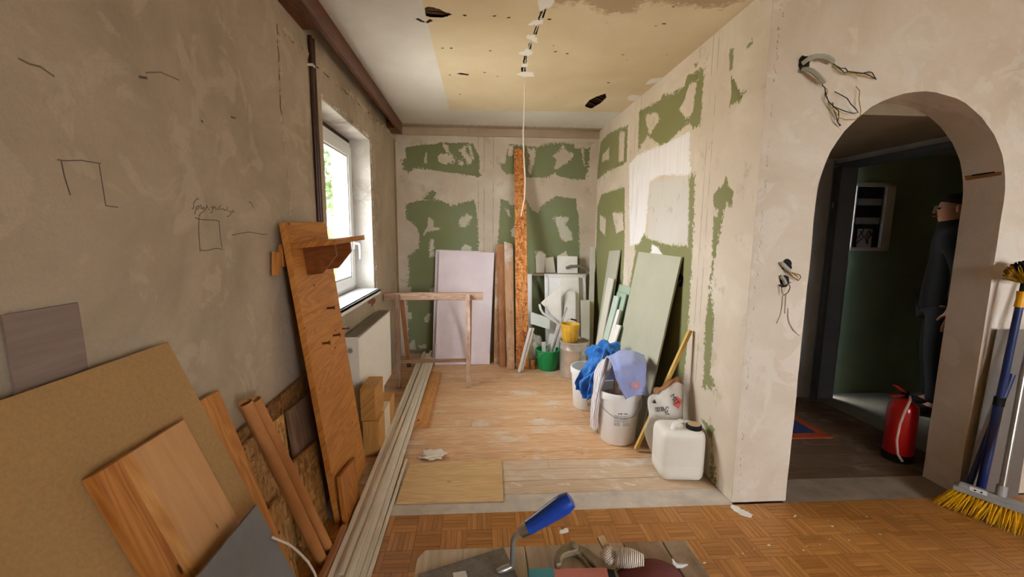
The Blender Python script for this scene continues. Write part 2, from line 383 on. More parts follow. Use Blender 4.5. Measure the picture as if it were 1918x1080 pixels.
def jag(path, k, amp, seed):
    rd = random.Random(seed); out = []
    for a, b in zip(path[:-1], path[1:]):
        out += [(a[0]+(b[0]-a[0])*i/k+rd.uniform(-amp, amp), a[1]+(b[1]-a[1])*i/k+rd.uniform(-amp, amp)) for i in range(k)]
    return out+[path[-1]]
M_crk = paint('crack_dark', '#4b3f33', .95, .2, 40, .3)
wall_line('crack', [jag([(519,45),(521,100),(523,150)], 5, 1, 3), jag([(524,170),(527,230)], 4, 1, 4), jag([(585,118),(602,132),(625,152)], 6, 1.2, 5), jag([(640,165),(665,188),(700,220),(738,258)], 6, 1.4, 6), jag([(545,75),(570,95)], 4, 1, 8)], .007, M_crk, wall_left)
# broken plaster under the sill and brown stripe beside the far corner
rubble('broken_plaster', [(688,565),(700,560),(695,575)], .04, 14, paint('bare_brick', '#8a5b3c', .9, .2), wall_left, on_left, (1,0,0), .01, 9)
mb = MB().box((LX, 4.69, 0), (LX+.004, 4.76, 2.45)); mb.build('bare_strip', paint('bare_ochre', '#9c8257', .9, .2, 9, .5), wall_left)
# reveals: rough plaster lining
mb = MB()
mb.box((LX-.30, WY1-.012, WZ0), (LX-.002, WY1+.01, WZ1)); mb.box((LX-.30, WY0-.01, WZ0), (LX-.002, WY0+.012, WZ1)); mb.box((LX-.30, WY0, WZ1-.012), (LX-.002, WY1, WZ1+.01))
mb.build('window_reveal', M_rev, wall_left)
def on_head(px, py): return XW(px, py, LX)
rubble('reveal_edge', [(600,178),(640,212),(694,259),(696,320),(699,400),(703,480),(706,540)], .02, 70, M_rev, wall_left, on_left, (1,0,0), .006, 12)
# window_1
w1 = bpy.data.objects.new('window_1', None); w1.location = (LX-.16, WY0, WZ0); reg(w1, None, V(w1.location)); w1['kind'] = 'structure'
wx = LX-.2; fy0, fy1, fz0, fz1 = WY0+.03, WY1-.03, WZ0+.01, WZ1-.045
def frame(y0, y1, z0, z1, w, x0, x1):
    return MB().box((x0, y0, z0), (x1, y0+w, z1)).box((x0, y1-w, z0), (x1, y1, z1)).box((x0, y0+w, z0), (x1, y1-w, z0+w)).box((x0, y0+w, z1-w), (x1, y1-w, z1))
frame(fy0, fy1, fz0, fz1, .055, wx-.03, wx+.04).build('window_frame', M_pvc, w1, bevel=.003)
sash = frame(fy0+.04, fy1-.04, fz0+.04, fz1-.04, .075, wx-.015, wx+.06).build('sash', M_pvc, w1, bevel=.004)
frame(fy0+.113, fy1-.113, fz0+.113, fz1-.113, .016, wx, wx+.05).build('glazing_bead', paint('gasket_grey', '#b8b8b6', .5, .02), sash)
MB().box((wx+.01, fy0+.11, fz0+.11), (wx+.016, fy1-.11, fz1-.11)).build('pane', M_glass, sash)
hb = MB().box((wx+.06, fy1-.092, 1.29), (wx+.072, fy1-.062, 1.36)).tube([(wx+.07, fy1-.077, 1.335), (wx+.10, fy1-.077, 1.335), (wx+.112, fy1-.077, 1.325), (wx+.114, fy1-.077, 1.30), (wx+.112, fy1-.077, 1.205)], [.010, .010, .011, .010, .008], 10)
hb.build('window_handle', M_white, sash, smooth=True)
frame(fy0-.025, fy1+.025, fz0-.01, fz1+.035, .03, wx-.03, wx+.03).build('mounting_strip', paint('dark_red_brown', '#451d16', .6, .2), w1)
sill = MB().box((LX-.135, 2.5, WZ0-.002), (-.835, 3.635, WZ0+.022)).box((-.86, 2.5, WZ0-.022), (-.835, 3.635, WZ0+.022)).build('window_sill', M_white, w1, bevel=.004)
# ---------------------------------------------------------------- back wall, right wall
def B2(pts): return [(YW(x, y, BY).x, YW(x, y, BY).z) for x, y in pts]
def R2(pts): return [(XW(x, y, RX).y, XW(x, y, RX).z) for x, y in pts]
b6 = lambda pts: B2(cp(740, 220, 4.154, pts)); b7 = lambda pts: B2(cp(700, 440, 3.375, pts)); r4 = lambda pts: R2(cp(1100, 60, 2.571, pts)); r1 = lambda pts: R2(cp(1040, 600, 3, pts))
G = [b6([(75,235),(180,215),(320,205),(350,190),(470,200),(550,195),(600,200),(625,240),(640,280),(675,330),(680,450),(640,462),(560,447),(480,430),(400,425),(300,410),(200,395),(140,400),(110,430),(65,405),(55,330),(85,320)]),
     b6([(885,205),(940,212),(1000,215),(1090,230),(1180,205),(1290,195),(1390,205),(1400,240),(1515,240),(1510,330),(1500,400),(1480,482),(1380,480),(1270,455),(1240,430),(1200,460),(1130,470),(1020,465),(925,440),(870,440),(830,400),(815,350),(855,365),(870,270)]),
     B2([(760,382),(790,375),(822,374),(848,385),(888,374),(892,390),(895,420),(897,470),(899,560),(900,661),(764,661),(764,600),(762,560),(766,500),(764,480),(784,465),(786,440),(780,425),(762,410)]),
     B2([(938,373),(950,376),(958,386),(985,372),(997,393),(1008,399),(1013,386),(1031,374),(1041,367),(1080,372),(1080,390),(1084,403),(1086,480),(1084,520),(1084,662),(930,662),(932,460),(934,430)]),
     b6([(215,640),(250,590),(290,565),(320,585),(300,620),(340,640)])]
GN = [b6([(330,300),(350,283),(440,285),(470,325),(440,355),(380,365),(335,340)]), b6([(365,200),(410,215),(430,300),(395,265)]), b6([(500,255),(545,215),(555,270),(590,300),(600,345),(570,370),(530,300)]),
      b6([(560,205),(590,215),(615,330),(600,330)]), b6([(235,270),(252,272),(245,360),(228,350)]), b6([(655,300),(690,300),(690,460),(660,430)]), b6([(500,335),(530,340),(525,375),(495,370)]),
      b6([(1300,215),(1350,262),(1390,285),(1380,312),(1330,360),(1260,400),(1235,400),(1260,330),(1225,300),(1280,260)]), b6([(1030,240),(1100,255),(1085,330),(1060,440),(1035,430),(1050,330)]), b6([(1450,230),(1465,230),(1475,370),(1465,370)]),
      b6([(880,225),(925,215),(915,300),(880,300)])]
PATCH = [b6([(258,770),(300,800),(300,858),(250,862)]), b6([(498,800),(560,755),(602,770),(550,850),(510,845)]), b6([(220,910),(240,860),(340,855),(345,870),(245,890),(225,925)]), b6([(273,945),(297,945),(300,1040),(320,1080),(270,1080)]),
         b6([(512,1020),(548,985),(590,1010),(595,1040),(515,1040)]), b6([(1240,775),(1350,775),(1345,805),(1320,830),(1370,890),(1375,950),(1320,960),(1285,930),(1270,870),(1250,800)]), b6([(860,710),(885,725),(895,770),(885,765)]),
         b6([(905,880),(935,840),(940,940),(910,920)]), b6([(1090,1040),(1130,1035),(1170,1060),(1175,1140),(1100,1140)]), b7([(197,330),(235,330),(235,360),(200,365)]), b7([(205,495),(240,490),(240,525),(210,535)]), b7([(320,525),(345,495),(360,500),(345,550),(325,550)]),
         b7([(225,690),(255,660),(268,720),(228,725)]), b7([(285,700),(330,695),(325,718),(290,715)]), b7([(355,345),(380,330),(385,365),(360,365)]), B2([(1046,478),(1060,470),(1070,500),(1050,505)])]
RGp = [r4([(45,700),(65,530),(100,490),(160,460),(195,450),(190,620),(170,640),(100,670),(50,710)]), r4([(250,380),(350,330),(365,300),(400,300),(470,260),(480,210),(565,170),(545,450),(510,465),(490,440),(450,470),(400,520),(360,555),(320,520),(290,500),(245,570)]),
       R2([(1119,387),(1127,363),(1170,350),(1170,450),(1166,560),(1160,700),(1105,700),(1110,640),(1116,480)]),
       R2([(1187,450),(1200,430),(1212,445),(1250,458),(1288,460),(1291,330),(1302,325),(1300,400),(1297,470),(1288,640),(1275,760),(1262,850),(1140,760),(1190,470)]),
       r4([(685,85),(705,80),(700,180),(685,185)]), r4([(695,210),(710,230),(720,270),(755,295),(740,325),(700,350),(685,355),(695,290),(690,230)]), r4([(765,65),(795,35),(785,85)]),
       r4([(610,770),(650,740),(670,690),(680,740),(705,760),(695,850),(670,810),(640,960),(618,1080),(603,1080),(605,960)]), R2([(1336,470),(1341,470),(1331,540),(1338,600),(1333,660),(1330,700),(1342,727),(1317,727),(1321,600)]),
       R2([(1313,783),(1340,803),(1333,817),(1341,905),(1330,893),(1333,830)]), r4([(510,150),(530,150),(525,172)])]
RGn = [r4([(75,590),(105,555),(105,610),(70,625)]), r4([(155,480),(180,480),(175,620),(150,625)]), r4([(280,400),(330,385),(350,420),(315,470),(300,500),(285,440)]), r4([(490,250),(530,240),(515,320),(510,380),(480,420),(445,370),(470,320)]),
       r4([(120,870),(170,870),(175,950),(140,970)]), r4([(60,880),(90,900),(85,980),(60,950)]), r4([(610,850),(630,850),(625,890),(608,885)])]
RW = [r4([(200,640),(240,590),(400,525),(495,475),(495,690),(350,690),(300,720),(280,960),(250,1020),(205,1030)]), r4([(310,1020),(340,1035),(365,1075),(305,1070)])]
RS = [r4([(300,720),(490,690),(485,1015),(400,1025),(290,995)])]
cb = [YW(px, 350, BY).x for px in (896, 907, 924)]
M_back = drywall('skimmed_board_back', '#cdbfae', '#dcd3c5', '#80865f', '#868f70', '#ebe7e1', '#c3c6b8', cb, 0)
mask_surface('wall_back', LX-.02, RX+.05, 0, CZ+.1, .0125, lambda u, v: np.stack([u, u*0+BY, v], 1), {'green': (G, GN+PATCH), 'white': ([], []), 'smear': (PATCH, [])}, M_back)
cr = [XW(px, 350, RX).y for px in (1112, 1185, 1194, 1318, 1328)]
M_right = drywall('skimmed_board_right', '#d6c8b4', '#e2d8c8', '#878759', '#919068', '#efebe8', '#cfcfc8', cr, 1)
mask_surface('wall_right', AY+.001, BY+.02, 0, CZ+.1, .0125, lambda u, v: np.stack([u*0+RX, u, v], 1), {'green': (RGp, RGn+RW), 'white': (RW, []), 'smear': (RS, [])}, M_right, flip=True)
st(MB().box((RX+.002, AY+.19, 0), (RX+.11, BY, CZ+.1)).build('wall_core', M_arch)); st(MB().box((LX-.3, BY+.002, 0), (RX+.3, BY+.12, CZ+.1)).build('wall_core', M_arch))
# ---------------------------------------------------------------- arch wall
AX0, AX1, AZS, ATH = 1.665, 2.665, 1.605, .185; acx = (AX0+AX1)/2; ar = (AX1-AX0)/2
mb = MB(); XR = 5.1; K = 28; arc = []
for k in range(K+1):
    a = math.pi*(1-k/K); rr = 1+.012*mnoise.noise(V((k*.6, 3, 1))); arc.append((acx+ar*math.cos(a)*(rr if 0 < k < K else 1), AZS+ar*1.03*math.sin(a)*rr))
zT = CZ+.1; zs = lathe_pts(0, AZS, 14)
jl = [(AX0+.006*mnoise.noise(V((z*5, 0, 7))), z) for z in zs[:-1]]+arc+[(AX1+.006*mnoise.noise(V((z*5, 9, 7))), z) for z in zs[:-1][::-1]]
n = len(jl)
for y, fl in ((AY, 0), (AY+ATH, 1)):
    k = len(jl); vs = [(x, y, z) for x, z in jl]; fs = []
    out = []
    for (x, z) in jl:
        if z < AZS-.001 and x < acx: out.append((RX, y, z))
        elif z < AZS-.001: out.append((XR, y, z))
        else: out.append((RX if x <= AX0+.001 else (XR if x >= AX1-.001 else x), y, zT if AX0+.001 < x < AX1-.001 else z))
    vs += out
    ext = [(RX, y, zT), (XR, y, zT)]
    vs += ext; i0 = k*2
    for i in range(k-1): fs.append((i, i+1, i+1+k, i+k))
    li = 14; ri = 14+K
    fs.append((li+k, li+1+k, i0)); fs.append((ri-1+k, ri+k, i0+1))
    if fl: fs = [f[::-1] for f in fs]
    mb.add(vs, fs)
mb.add([(x, AY, z) for x, z in jl]+[(x, AY+ATH, z) for x, z in jl], [(i, i+n, i+1+n, i+1) for i in range(n-1)])
wall_arch = st(mb.build('wall_front', M_arch))
def on_arch(px, py, off=.001): p = YW(px, py, AY); p.y -= off; return p
rubble('corner_bead', [(1461,5),(1450,130),(1430,350),(1410,570),(1395,760),(1378,940)], .012, 90, M_arch, wall_arch, lambda x, y: on_arch(x+3, y, 0), (0,-1,0), .003, 31)
rubble('loose_plaster', [(1372,945),(1385,955),(1398,957)], .03, 26, paint('plaster_crumb', '#e4e0da', .9, .05), wall_arch, lambda x, y: FL(x, y, .002)+V((0, -.02, 0)), (0,0,1), .006, 33)
# exposed lath in the jamb
lx = AX1-.022
MB().prism([(lx, 2.015, 1.735), (lx, 2.165, 1.728), (lx, 2.175, 1.752), (lx, 2.15, 1.772), (lx, 2.03, 1.778), (lx, 2.01, 1.760)], (.03, 0, 0)).build('exposed_lath', wood('lath', '#8a5a30', '#b58250', rough=.7, knots=0), wall_arch, grain=(0,1,0))
MB().prism([(lx-.001, 2.04, 1.750), (lx-.001, 2.14, 1.747), (lx-.001, 2.14, 1.754), (lx-.001, 2.04, 1.758)], (.003, 0, 0)).build('lath_gap', M_dark, wall_arch)
# ---------------------------------------------------------------- ceiling
def C2(pts): return [(FL(x, y, CZ).x, FL(x, y, CZ).y) for x, y in pts]
c3 = lambda pts: C2(cp(760, 0, 2.906, pts)); c8 = lambda pts: C2(cp(960, 0, 6.75, pts))
HOLES = [c3([(105,45),(125,36),(180,50),(215,68),(255,78),(200,95),(150,93),(110,88)]), c3([(975,575),(1000,545),(1040,525),(1085,510),(1092,530),(1060,560),(1010,590),(985,583)]), c3([(50,100),(70,100),(105,120),(110,126),(80,118)]), c3([(110,118),(130,105),(148,112),(120,126)])]
CHAN = [c8([(352,150),(372,140),(345,250),(322,250)]), c8([(400,120),(425,110),(385,220),(368,228)]), c8([(296,330),(332,332),(300,440),(264,432)]), c8([(205,545),(235,540),(235,625),(205,620)]), c8([(148,705),(180,705),(165,800),(138,805)]), c8([(118,850),(165,852),(155,905),(112,905)])]
BEIGE = [[C2([(842,206)])[0], C2([(1175,210)])[0], (RX+.1, 4.22), (RX+.1, 1.0), (-.262, 1.0), C2([(790,0)])[0], C2([(815,100)])[0]]]
FILL = [c8([(330,-60),(450,-60),(540,0),(520,60),(470,100),(420,90),(380,130),(330,130),(320,60)]), c8([(200,325),(270,245),(340,260),(400,240),(380,300),(320,320),(230,320)]), c8([(160,440),(270,440),(300,480),(330,545),(280,550),(230,500),(175,490)]), c8([(60,675),(150,640),(190,590),(250,660),(250,690),(200,710),(140,700)]), c8([(110,810),(200,805),(190,845),(120,845)]), c8([(45,935),(120,905),(260,915),(275,965),(160,970),(60,950)]),
        c3([(1205,530),(1230,515),(1280,520),(1260,545),(1215,550)]), c3([(1300,460),(1330,430),(1400,420),(1440,400),(1380,450)])]
rd = random.Random(5)
PITS = []
for x, y in cp(760, 0, 2.906, [(200,262),(247,262),(460,277),(483,87),(560,96),(320,84),(1093,126),(1360,143),(1405,130),(1455,38),(812,282),(803,250),(1182,298),(1204,326),(878,292),(240,408),(513,430),(500,415),(810,436),(1103,450),(430,395),(1422,300),(783,105),(260,513),(295,513),(620,525),(815,527)]):
    u, w = C2([(x, y)])[0]; s = rd.uniform(.006, .012); PITS.append([(u-s, w-s*.6), (u+s, w-s*.7), (u+s*.8, w+s*.6), (u-s*.9, w+s*.5)])
PITS.append(c3([(275,400),(300,396),(345,404),(340,410),(300,406)]))
def ceilmat():
    m, nt, b = newmat('ceiling_paint'); q = N(nt); tc = q.node('TexCoord').outputs['Object']
    def at(n_): a = q.node('Attribute'); a.attribute_name = n_; return a.outputs['Fac']
    rag = q.math('SUBTRACT', q.noise(tc, 30, 6, .7), .5); big = q.noise(tc, 2.0, 5, .6)
    col = q.ramp(big, [(.3, lin('#d5d0c5')), (.7, lin('#e4e1da'))])
    bc = q.ramp(q.noise(tc, 1.1, 5, .6, .3), [(.3, lin('#d2be99')), (.6, lin('#dfcfae')), (.8, lin('#e6d9be'))])
    col = q.mix(q.sstep(q.math('ADD', at('beige'), q.math('MULTIPLY', rag, .012)), -.002, .002), col, bc)
    brn = q.sstep(q.math('ADD', at('brown'), q.math('MULTIPLY', rag, .22)), -.01, .05); col = q.mix(q.math('MULTIPLY', brn, .75), col, lin('#a48a66'))
    fl = q.sstep(q.math('ADD', at('fill'), q.math('MULTIPLY', rag, .05)), -.002, .004); col = q.mix(fl, col, lin('#eae7e0'))
    dk = q.sstep(q.math('ADD', at('pit'), q.math('MULTIPLY', rag, .012)), -.003, .0); col = q.mix(dk, col, lin('#3a2c1e'))
    q.set(b.inputs['Base Color'], col); b.inputs['Roughness'].default_value = .9; b.inputs['Specular IOR Level'].default_value = .15
    q.set(b.inputs['Normal'], q.bump(q.math('ADD', q.noise(tc, 60, 4, .6), q.math('MULTIPLY', fl, .5)), .2, .004)); return m
BROWN = [c3([(640,-60),(1000,-80),(1900,-80),(1850,10),(1700,55),(1300,20),(1250,80),(1080,85),(950,20),(800,40),(760,20)])]
STRIP = [[(LX-.1, 4.62), (RX+.1, 4.64), (RX+.1, 5), (LX-.1, 5)]]
ceiling = mask_surface('ceiling', LX-.02, RX+.03, 1.95, BY+.02, .0125, lambda u, v: np.stack([u, v, u*0+CZ], 1), {'beige': (BEIGE, []), 'brown': (BROWN+STRIP, []), 'fill': (FILL, []), 'pit': (PITS+[h for h in HOLES+CHAN], [])}, ceilmat(), flip=True, hole=HOLES[:2]+CHAN)
o = st(MB().box((LX-.3, -2.8, CZ), (XR, 1.95, CZ+.1)).box((RX+.03, 1.95, CZ), (XR, 2.2, CZ+.1)).build('ceiling', paint('ceiling_main', '#cbb996', .9, .08, 2, .2)))
# near-black slab added to block skylight, reeds and the bare cable behind the torn ceiling
MB().box((LX-.28, 1.95, CZ+.07), (RX+.3, BY+.1, CZ+.098)).build('sky_block_slab', M_dark, ceiling)
M_reed = paint('reed', '#6d4f33', .8, .3, 30)
for hp, ang in ((HOLES[0], .2), (HOLES[1], .75)):
    xs = [p[0] for p in hp]; ys = [p[1] for p in hp]; c = V((sum(xs)/len(xs), sum(ys)/len(ys), CZ+.014)); ex = max(max(xs)-min(xs), max(ys)-min(ys))*.7; d = V((math.cos(ang), math.sin(ang), 0)); s = V((-d.y, d.x, 0))
    mb = MB()
    for k in range(9): mb.tube([c+s*(k-4)*ex/8-d*ex, c+s*(k-4)*ex/8+d*ex+V((0, 0, .004*(k % 3)))], .004, 6)
    r_ = mb.build('reed_lath', M_reed, ceiling); r_['kind'] = 'stuff'
cbl = [FL(x, y, CZ+.004) for x, y in cp(960, 0, 6.75, [(445,-40),(400,110),(360,220),(315,340),(275,430),(222,560),(205,620),(172,720),(155,800),(140,880),(150,950)])]
MB().tube(cbl, .004, 6).build('ceiling_cable', M_wire_w, ceiling, smooth=True)
MB().box((LX, 4.775, 2.49), (RX, BY, CZ)).build('trim_1', paint('cornice', '#b9a78f', .9, .1, 5, .3))['kind'] = 'structure'
# ---------------------------------------------------------------- pelmet along the left wall
pl = root('pelmet', (-.85, 3.3, 2.455), 'dark brown wooden pelmet running along the ceiling above the window', 'pelmet')
MB().box((-.815, 1.2, 2.455), (-.79, 4.61, CZ-.001)).build('fascia', M_brown, pl, grain=(0,1,0), bevel=.002)
MB().box((LX+.001, 1.2, 2.457), (-.815, 2.36, 2.5)).build('block', M_brown, pl, grain=(0,1,0))
MB().box((LX+.001, 4.36, 2.457), (-.815, 4.609, 2.53)).build('block', M_brown, pl, grain=(0,1,0))
# brown riser pipes
pp = root('riser_pipes', (-.885, 2.42, 0), 'pair of dark brown painted riser pipes beside the window', 'pipe')
M_pipe = paint('pipe_brown', '#3f2012', .35, .15, 6, .05)
for yy in (2.425, 2.462): MB().tube([(-.887, yy, .02), (-.887, yy, 2.456)], .011, 12).build('pipe', M_pipe, pp, smooth=True)
MB().tube([(-.9, 2.408, 2.305), (-.872, 2.408, 2.305)], .007, 8).box((-.876, 2.404, 2.300), (-.872, 2.44, 2.310)).build('pipe_clip', M_wire_w, pp)
# ---------------------------------------------------------------- floor
sub = st(MB().box((LX-.3, -2.8, -.1), (XR, BY+.1, -.012)).build('floor', paint('subfloor', '#5b4632', .9, .2)))
M_parq = wood('parquet_oak', '#935f2b', '#c68c4c', '#5a3312', .32, 0, None, .5)
cell, ns = .121, 5; ent = []
for i in range(int((4.6)/cell)+1):
    for j in range(int(2.6/cell)+1):
        x0 = LX+i*cell; y1 = 1.983-j*cell
        for k in range(ns):
            w = cell/ns
            if (i+j) % 2: b_ = (x0+k*w, y1-cell, x0+(k+1)*w, y1)
            else: b_ = (x0, y1-(k+1)*w, x0+cell, y1-k*w)
            c = V(((b_[0]+b_[2])/2, (b_[1]+b_[3])/2, 0)); v = c-CAMP; dpt = v.dot(FW)
            px = CX+FPX*v.dot(RT)/dpt if dpt > .1 else -9; py = CY+FPX*v.dot(DN)/dpt if dpt > .1 else 1e4
            vis = 690 < px < 1918 and py < 1080
            hid = (785 < px < 1310 and py > 1030) or px > 1800
            ent.append(((0 if vis and not hid else 1), dpt, b_, (i+j) % 2))
ent.sort(key=lambda e: (e[0], e[1]))
gap = .0007
shared = {}
for kk in (0, 1):
    hx, hy = ((cell/ns/2-gap), cell/2-gap) if kk else (cell/2-gap, cell/ns/2-gap)
    for var in range(6):
        t = MB().box((-hx, -hy, 0), (hx, hy, .011)).build('parquet_strip', M_parq, None, grain=(0,1,0) if kk else (1,0,0))
        shared[kk, var] = t.data; bpy.data.objects.remove(t)
rest = MB()
for e in ent[:300]:
    b_ = e[2]; o = bpy.data.objects.new('parquet_strip', shared[e[3], random.randrange(6)]); COL.objects.link(o); o.parent = sub
    o.location = V(((b_[0]+b_[2])/2, (b_[1]+b_[3])/2, -.011+random.uniform(-.0004, .0004)))-WL['floor']
for e in ent[300:]:
    b_ = e[2]; z = random.uniform(-.0004, .0004); rest.box((b_[0]+gap, b_[1]+gap, -.011), (b_[2]-gap, b_[3]-gap, z))
def build_uvrand(mb, name, mat, parent):
    o = mb.build(name, mat, parent, grain=(1,0,0)); me = o.data; uv = me.uv_layers[0].data
    for bi in range(len(me.polygons)//6):
        vs = [me.vertices[bi*8+k].co for k in range(8)]; lx = vs[1].x-vs[0].x; ly = vs[3].y-vs[0].y; r1_, r2_ = random.random()*30, random.random()*30
        for pi in range(bi*6, bi*6+6):
            for li in me.polygons[pi].loop_indices:
                q = me.vertices[me.loops[li].vertex_index].co; uv[li].uv = (q.x+r1_, q.y+r2_) if lx > ly else (q.y+r1_, q.x+r2_)
    return o
o = build_uvrand(rest, 'parquet_field', M_parq, sub); o['kind'] = 'stuff'
M_plank = wood('floor_plank_worn', '#c8976a', '#dfbb93', '#7a5433', .6, .03, '#dccab4')
M_plank2 = wood('floor_plank_dusty', '#bd9f80', '#d3bca0', '#7b5f46', .75, .02, '#ddd3c6')
y = 2.13
k = 0
while y < BY:
    w = random.choice((.105, .115, .125)); y1 = min(y+w, BY); cuts = [LX]+([random.uniform(-.2, .9)] if random.random() < .35 else [])+[RX]
    for a, b in zip(cuts[:-1], cuts[1:]):
        MB().box((a+.001, y+.0018, -.02), (b-.001, y1-.0018, random.uniform(-.0015, 0))).build('floor_plank', M_plank2 if y < 2.45 else M_plank, sub, grain=(1,0,0), bevel=.0015)
    y = y1
MB().box((LX, 1.984, -.02), (RX+.0, 2.129, -.001)).build('cement_strip', paint('cement_grey', '#c0b5a6', .9, .2, 9, .6, 40), sub)
M_hallp = wood('hall_plank', '#55402e', '#6f5641', '#2d2016', .7, 0, '#837565')
MB().box((AX0-.02, 1.984, -.02), (AX1+.02, 2.19, -.002)).build('cement_strip', paint('threshold_grey', '#8b7d6c', .9, .2, 9, .6, 40), sub)
y = 2.19
while y < 3.4:
    MB().box((1.47, y+.001, -.02), (2.985, min(y+.13, 3.4)-.001, random.uniform(-.002, 0))).build('hall_plank', M_hallp, sub, grain=(1,0,0), bevel=.0015); y += .13
MB().box((2.99, 2.19, -.02), (XR, 3.5, -.001)).build('concrete_slab', paint('concrete', '#8a8478', .9, .12, 5, .3), sub)
# plaster dust and paint blots
rubble('plaster_blot', [(1052,995),(1062,992)], .02, 10, paint('plaster_crumb', '#e4e0da', .9, .05), sub, lambda x, y: FL(x, y, .0006), (0,0,1), .0012, 41)
rubble('plaster_blot', [(1400,1010),(1500,960),(1650,1000),(1300,1060),(1750,930),(1430,1060)], .008, 30, paint('plaster_crumb', '#e4e0da', .9, .05), sub, lambda x, y: FL(x, y, .0006), (0,0,1), .001, 42)
for i_, (x_, y_) in enumerate(((1085,838),(1075,800),(986,773),(1050,905),(960,905),(1120,880),(1170,905),(1030,760))): rubble('plaster_blot', [(x_,y_),(x_+16,y_+3)], .02, 4, paint('plaster_dust', '#d5cbbf', .95, .05), sub, lambda x, y: FL(x, y, .0003), (0,0,1), .0007, 43+i_)
# ---------------------------------------------------------------- hall beyond the arch
M_hallw = plaster('hall_grey_wall', '#b5b9bd', '#a3a7ab', '#c2c5c8', .2)
M_blue = paint('door_frame_blue', '#8d9bb3', .45, .06, 5, .05)
M_gwall = paint('hall_green_board', '#83906a', .85, .1, 3, .2)
HC = 2.06
st(MB().box((1.47, 3.4, 0), (2.95, 3.5, HC+.1)).build('wall_hall', M_hallw))
st(MB().box((2.98, 2.186, 2.0), (3.13, 3.5, HC+.1)).box((2.98, 2.186, 0), (3.13, 2.3, 2.0)).build('wall_doorway', M_hallw))
st(MB().box((3.13, 3.47, 0), (XR, 3.55, HC+.3)).build('wall_green', M_gwall))
st(MB().box((XR, 2.1, 0), (XR+.1, 3.55, CZ+.1)).build('wall_end', M_gwall))
st(MB().box((1.47, 2.186, HC), (2.98, 3.5, HC+.08)).box((2.98, 2.186, HC+.06), (XR, 3.5, HC+.14)).build('ceiling', paint('hall_ceiling', '#8f8069', .9, .1, 3, .3)))
d1 = bpy.data.objects.new('door_1', None); d1.location = (3.05, 2.85, 0); reg(d1, None, V(d1.location)); d1['kind'] = 'structure'
MB().box((2.965, 3.36, 0), (3.14, 3.41, 2.0)).box((2.95, 3.40, 0), (3.03, 3.47, 2.05)).build('jamb', M_blue, d1, bevel=.004)
MB().box((2.968, 2.31, 0), (3.14, 2.35, 2.0)).build('jamb', M_blue, d1, bevel=.004)
MB().box((2.966, 2.31, 1.985), (3.14, 3.41, 2.02)).build('lintel', paint('frame_dark', '#5d6570', .5, .06), d1, bevel=.004)
MB().box((2.96, 3.35, .0), (2.985, 3.40, 1.99)).build('door_stop', paint('frame_dark', '#5d6570', .5, .06), d1)
MB().tube([(2.958, 3.37, 1.66), (2.958, 3.37, 1.70)], .006, 8).build('hinge', M_steel, d1)
# main room behind the viewer
st(MB().box((3.7, -2.8, 0), (3.8, AY-.001, CZ+.1)).build('wall_side', M_arch))
QX0, QX1, QZ0, QZ1 = 1.7, 3.2, .85, 2.25
st(MB().box((LX-.3, -2.8, 0), (QX0, -2.6, CZ+.1)).box((QX1, -2.8, 0), (3.8, -2.6, CZ+.1)).box((QX0, -2.8, QZ1), (QX1, -2.6, CZ+.1)).box((QX0, -2.8, 0), (QX1, -2.6, QZ0)).build('wall_rear', M_arch))
w2 = bpy.data.objects.new('window_2', None); w2.location = (2.45, -2.7, QZ0); reg(w2, None, V(w2.location)); w2['kind'] = 'structure'
mb = MB()
for x in (QX0, 2.42, QX1-.06): mb.box((x, -2.74, QZ0), (x+.06, -2.68, QZ1))
mb.box((QX0, -2.74, QZ0), (QX1, -2.68, QZ0+.06)).box((QX0, -2.74, QZ1-.06), (QX1, -2.68, QZ1)); mb.build('window_frame', M_pvc, w2)
for x in (QX0+.06, 2.48): MB().box((x, -2.713, QZ0+.06), (x+.66, -2.708, QZ1-.06)).build('pane', M_glass, w2)
#OBJECTS
# ---------------------------------------------------------------- radiator
ra = root('radiator', (-.83, 3.22, .15), 'cream panel radiator with a slotted top under the window', 'radiator')
ry0, ry1, rz0, rz1 = 2.73, 3.71, .155, .745
mb = MB(); nr = 34
prof = []
for k in range(nr*4+1):
    y = ry0+(ry1-ry0)*k/(nr*4); prof.append((-.782 if k % 4 in (0, 1) else -.787, y))
vs = [(x, y, z) for z in (rz0, rz1-.01) for x, y in prof]; m_ = len(prof)
mb.add(vs, [(i, i+1, i+1+m_, i+m_) for i in range(m_-1)]).box((-.80, ry0, rz0), (-.789, ry1, rz1-.008)).build('front_panel', M_radw, ra)
MB().box((-.88, ry0, rz0), (-.868, ry1, rz1-.012)).build('rear_panel', M_radw, ra)
MB().box((-.882, ry0-.004, rz0), (-.782, ry0, rz1)).build('side_cover', M_radw, ra, bevel=.002)
MB().box((-.882, ry1, rz0), (-.782, ry1+.004, rz1)).build('side_cover', M_radw, ra, bevel=.002)
mb = MB()
for k in range(6): mb.box((-.876+k*.0165, ry0, rz1-.012), (-.866+k*.0165, ry1, rz1))
for k in range(26): mb.box((-.876, ry0+k*(ry1-ry0)/25-.0015, rz1-.014), (-.785, ry0+k*(ry1-ry0)/25+.0015, rz1-.002))
mb.build('top_grille', paint('radiator_grille', '#8f8676', .4, .1), ra)
MB().tube([(-.83, ry0-.004, .66), (-.83, ry0-.02, .66)], .012, 12).tube([(-.83, ry0-.018, .66), (-.83, ry0-.028, .66)], .016, 12).build('valve', M_steel, ra, smooth=True)
mb = MB()
for yy in (ry0+.08, ry1-.08): MB().tube([(-.84, yy, rz0+.005), (-.84, yy, 0)], .008, 8).build('feed_pipe', M_radw, ra, smooth=True)
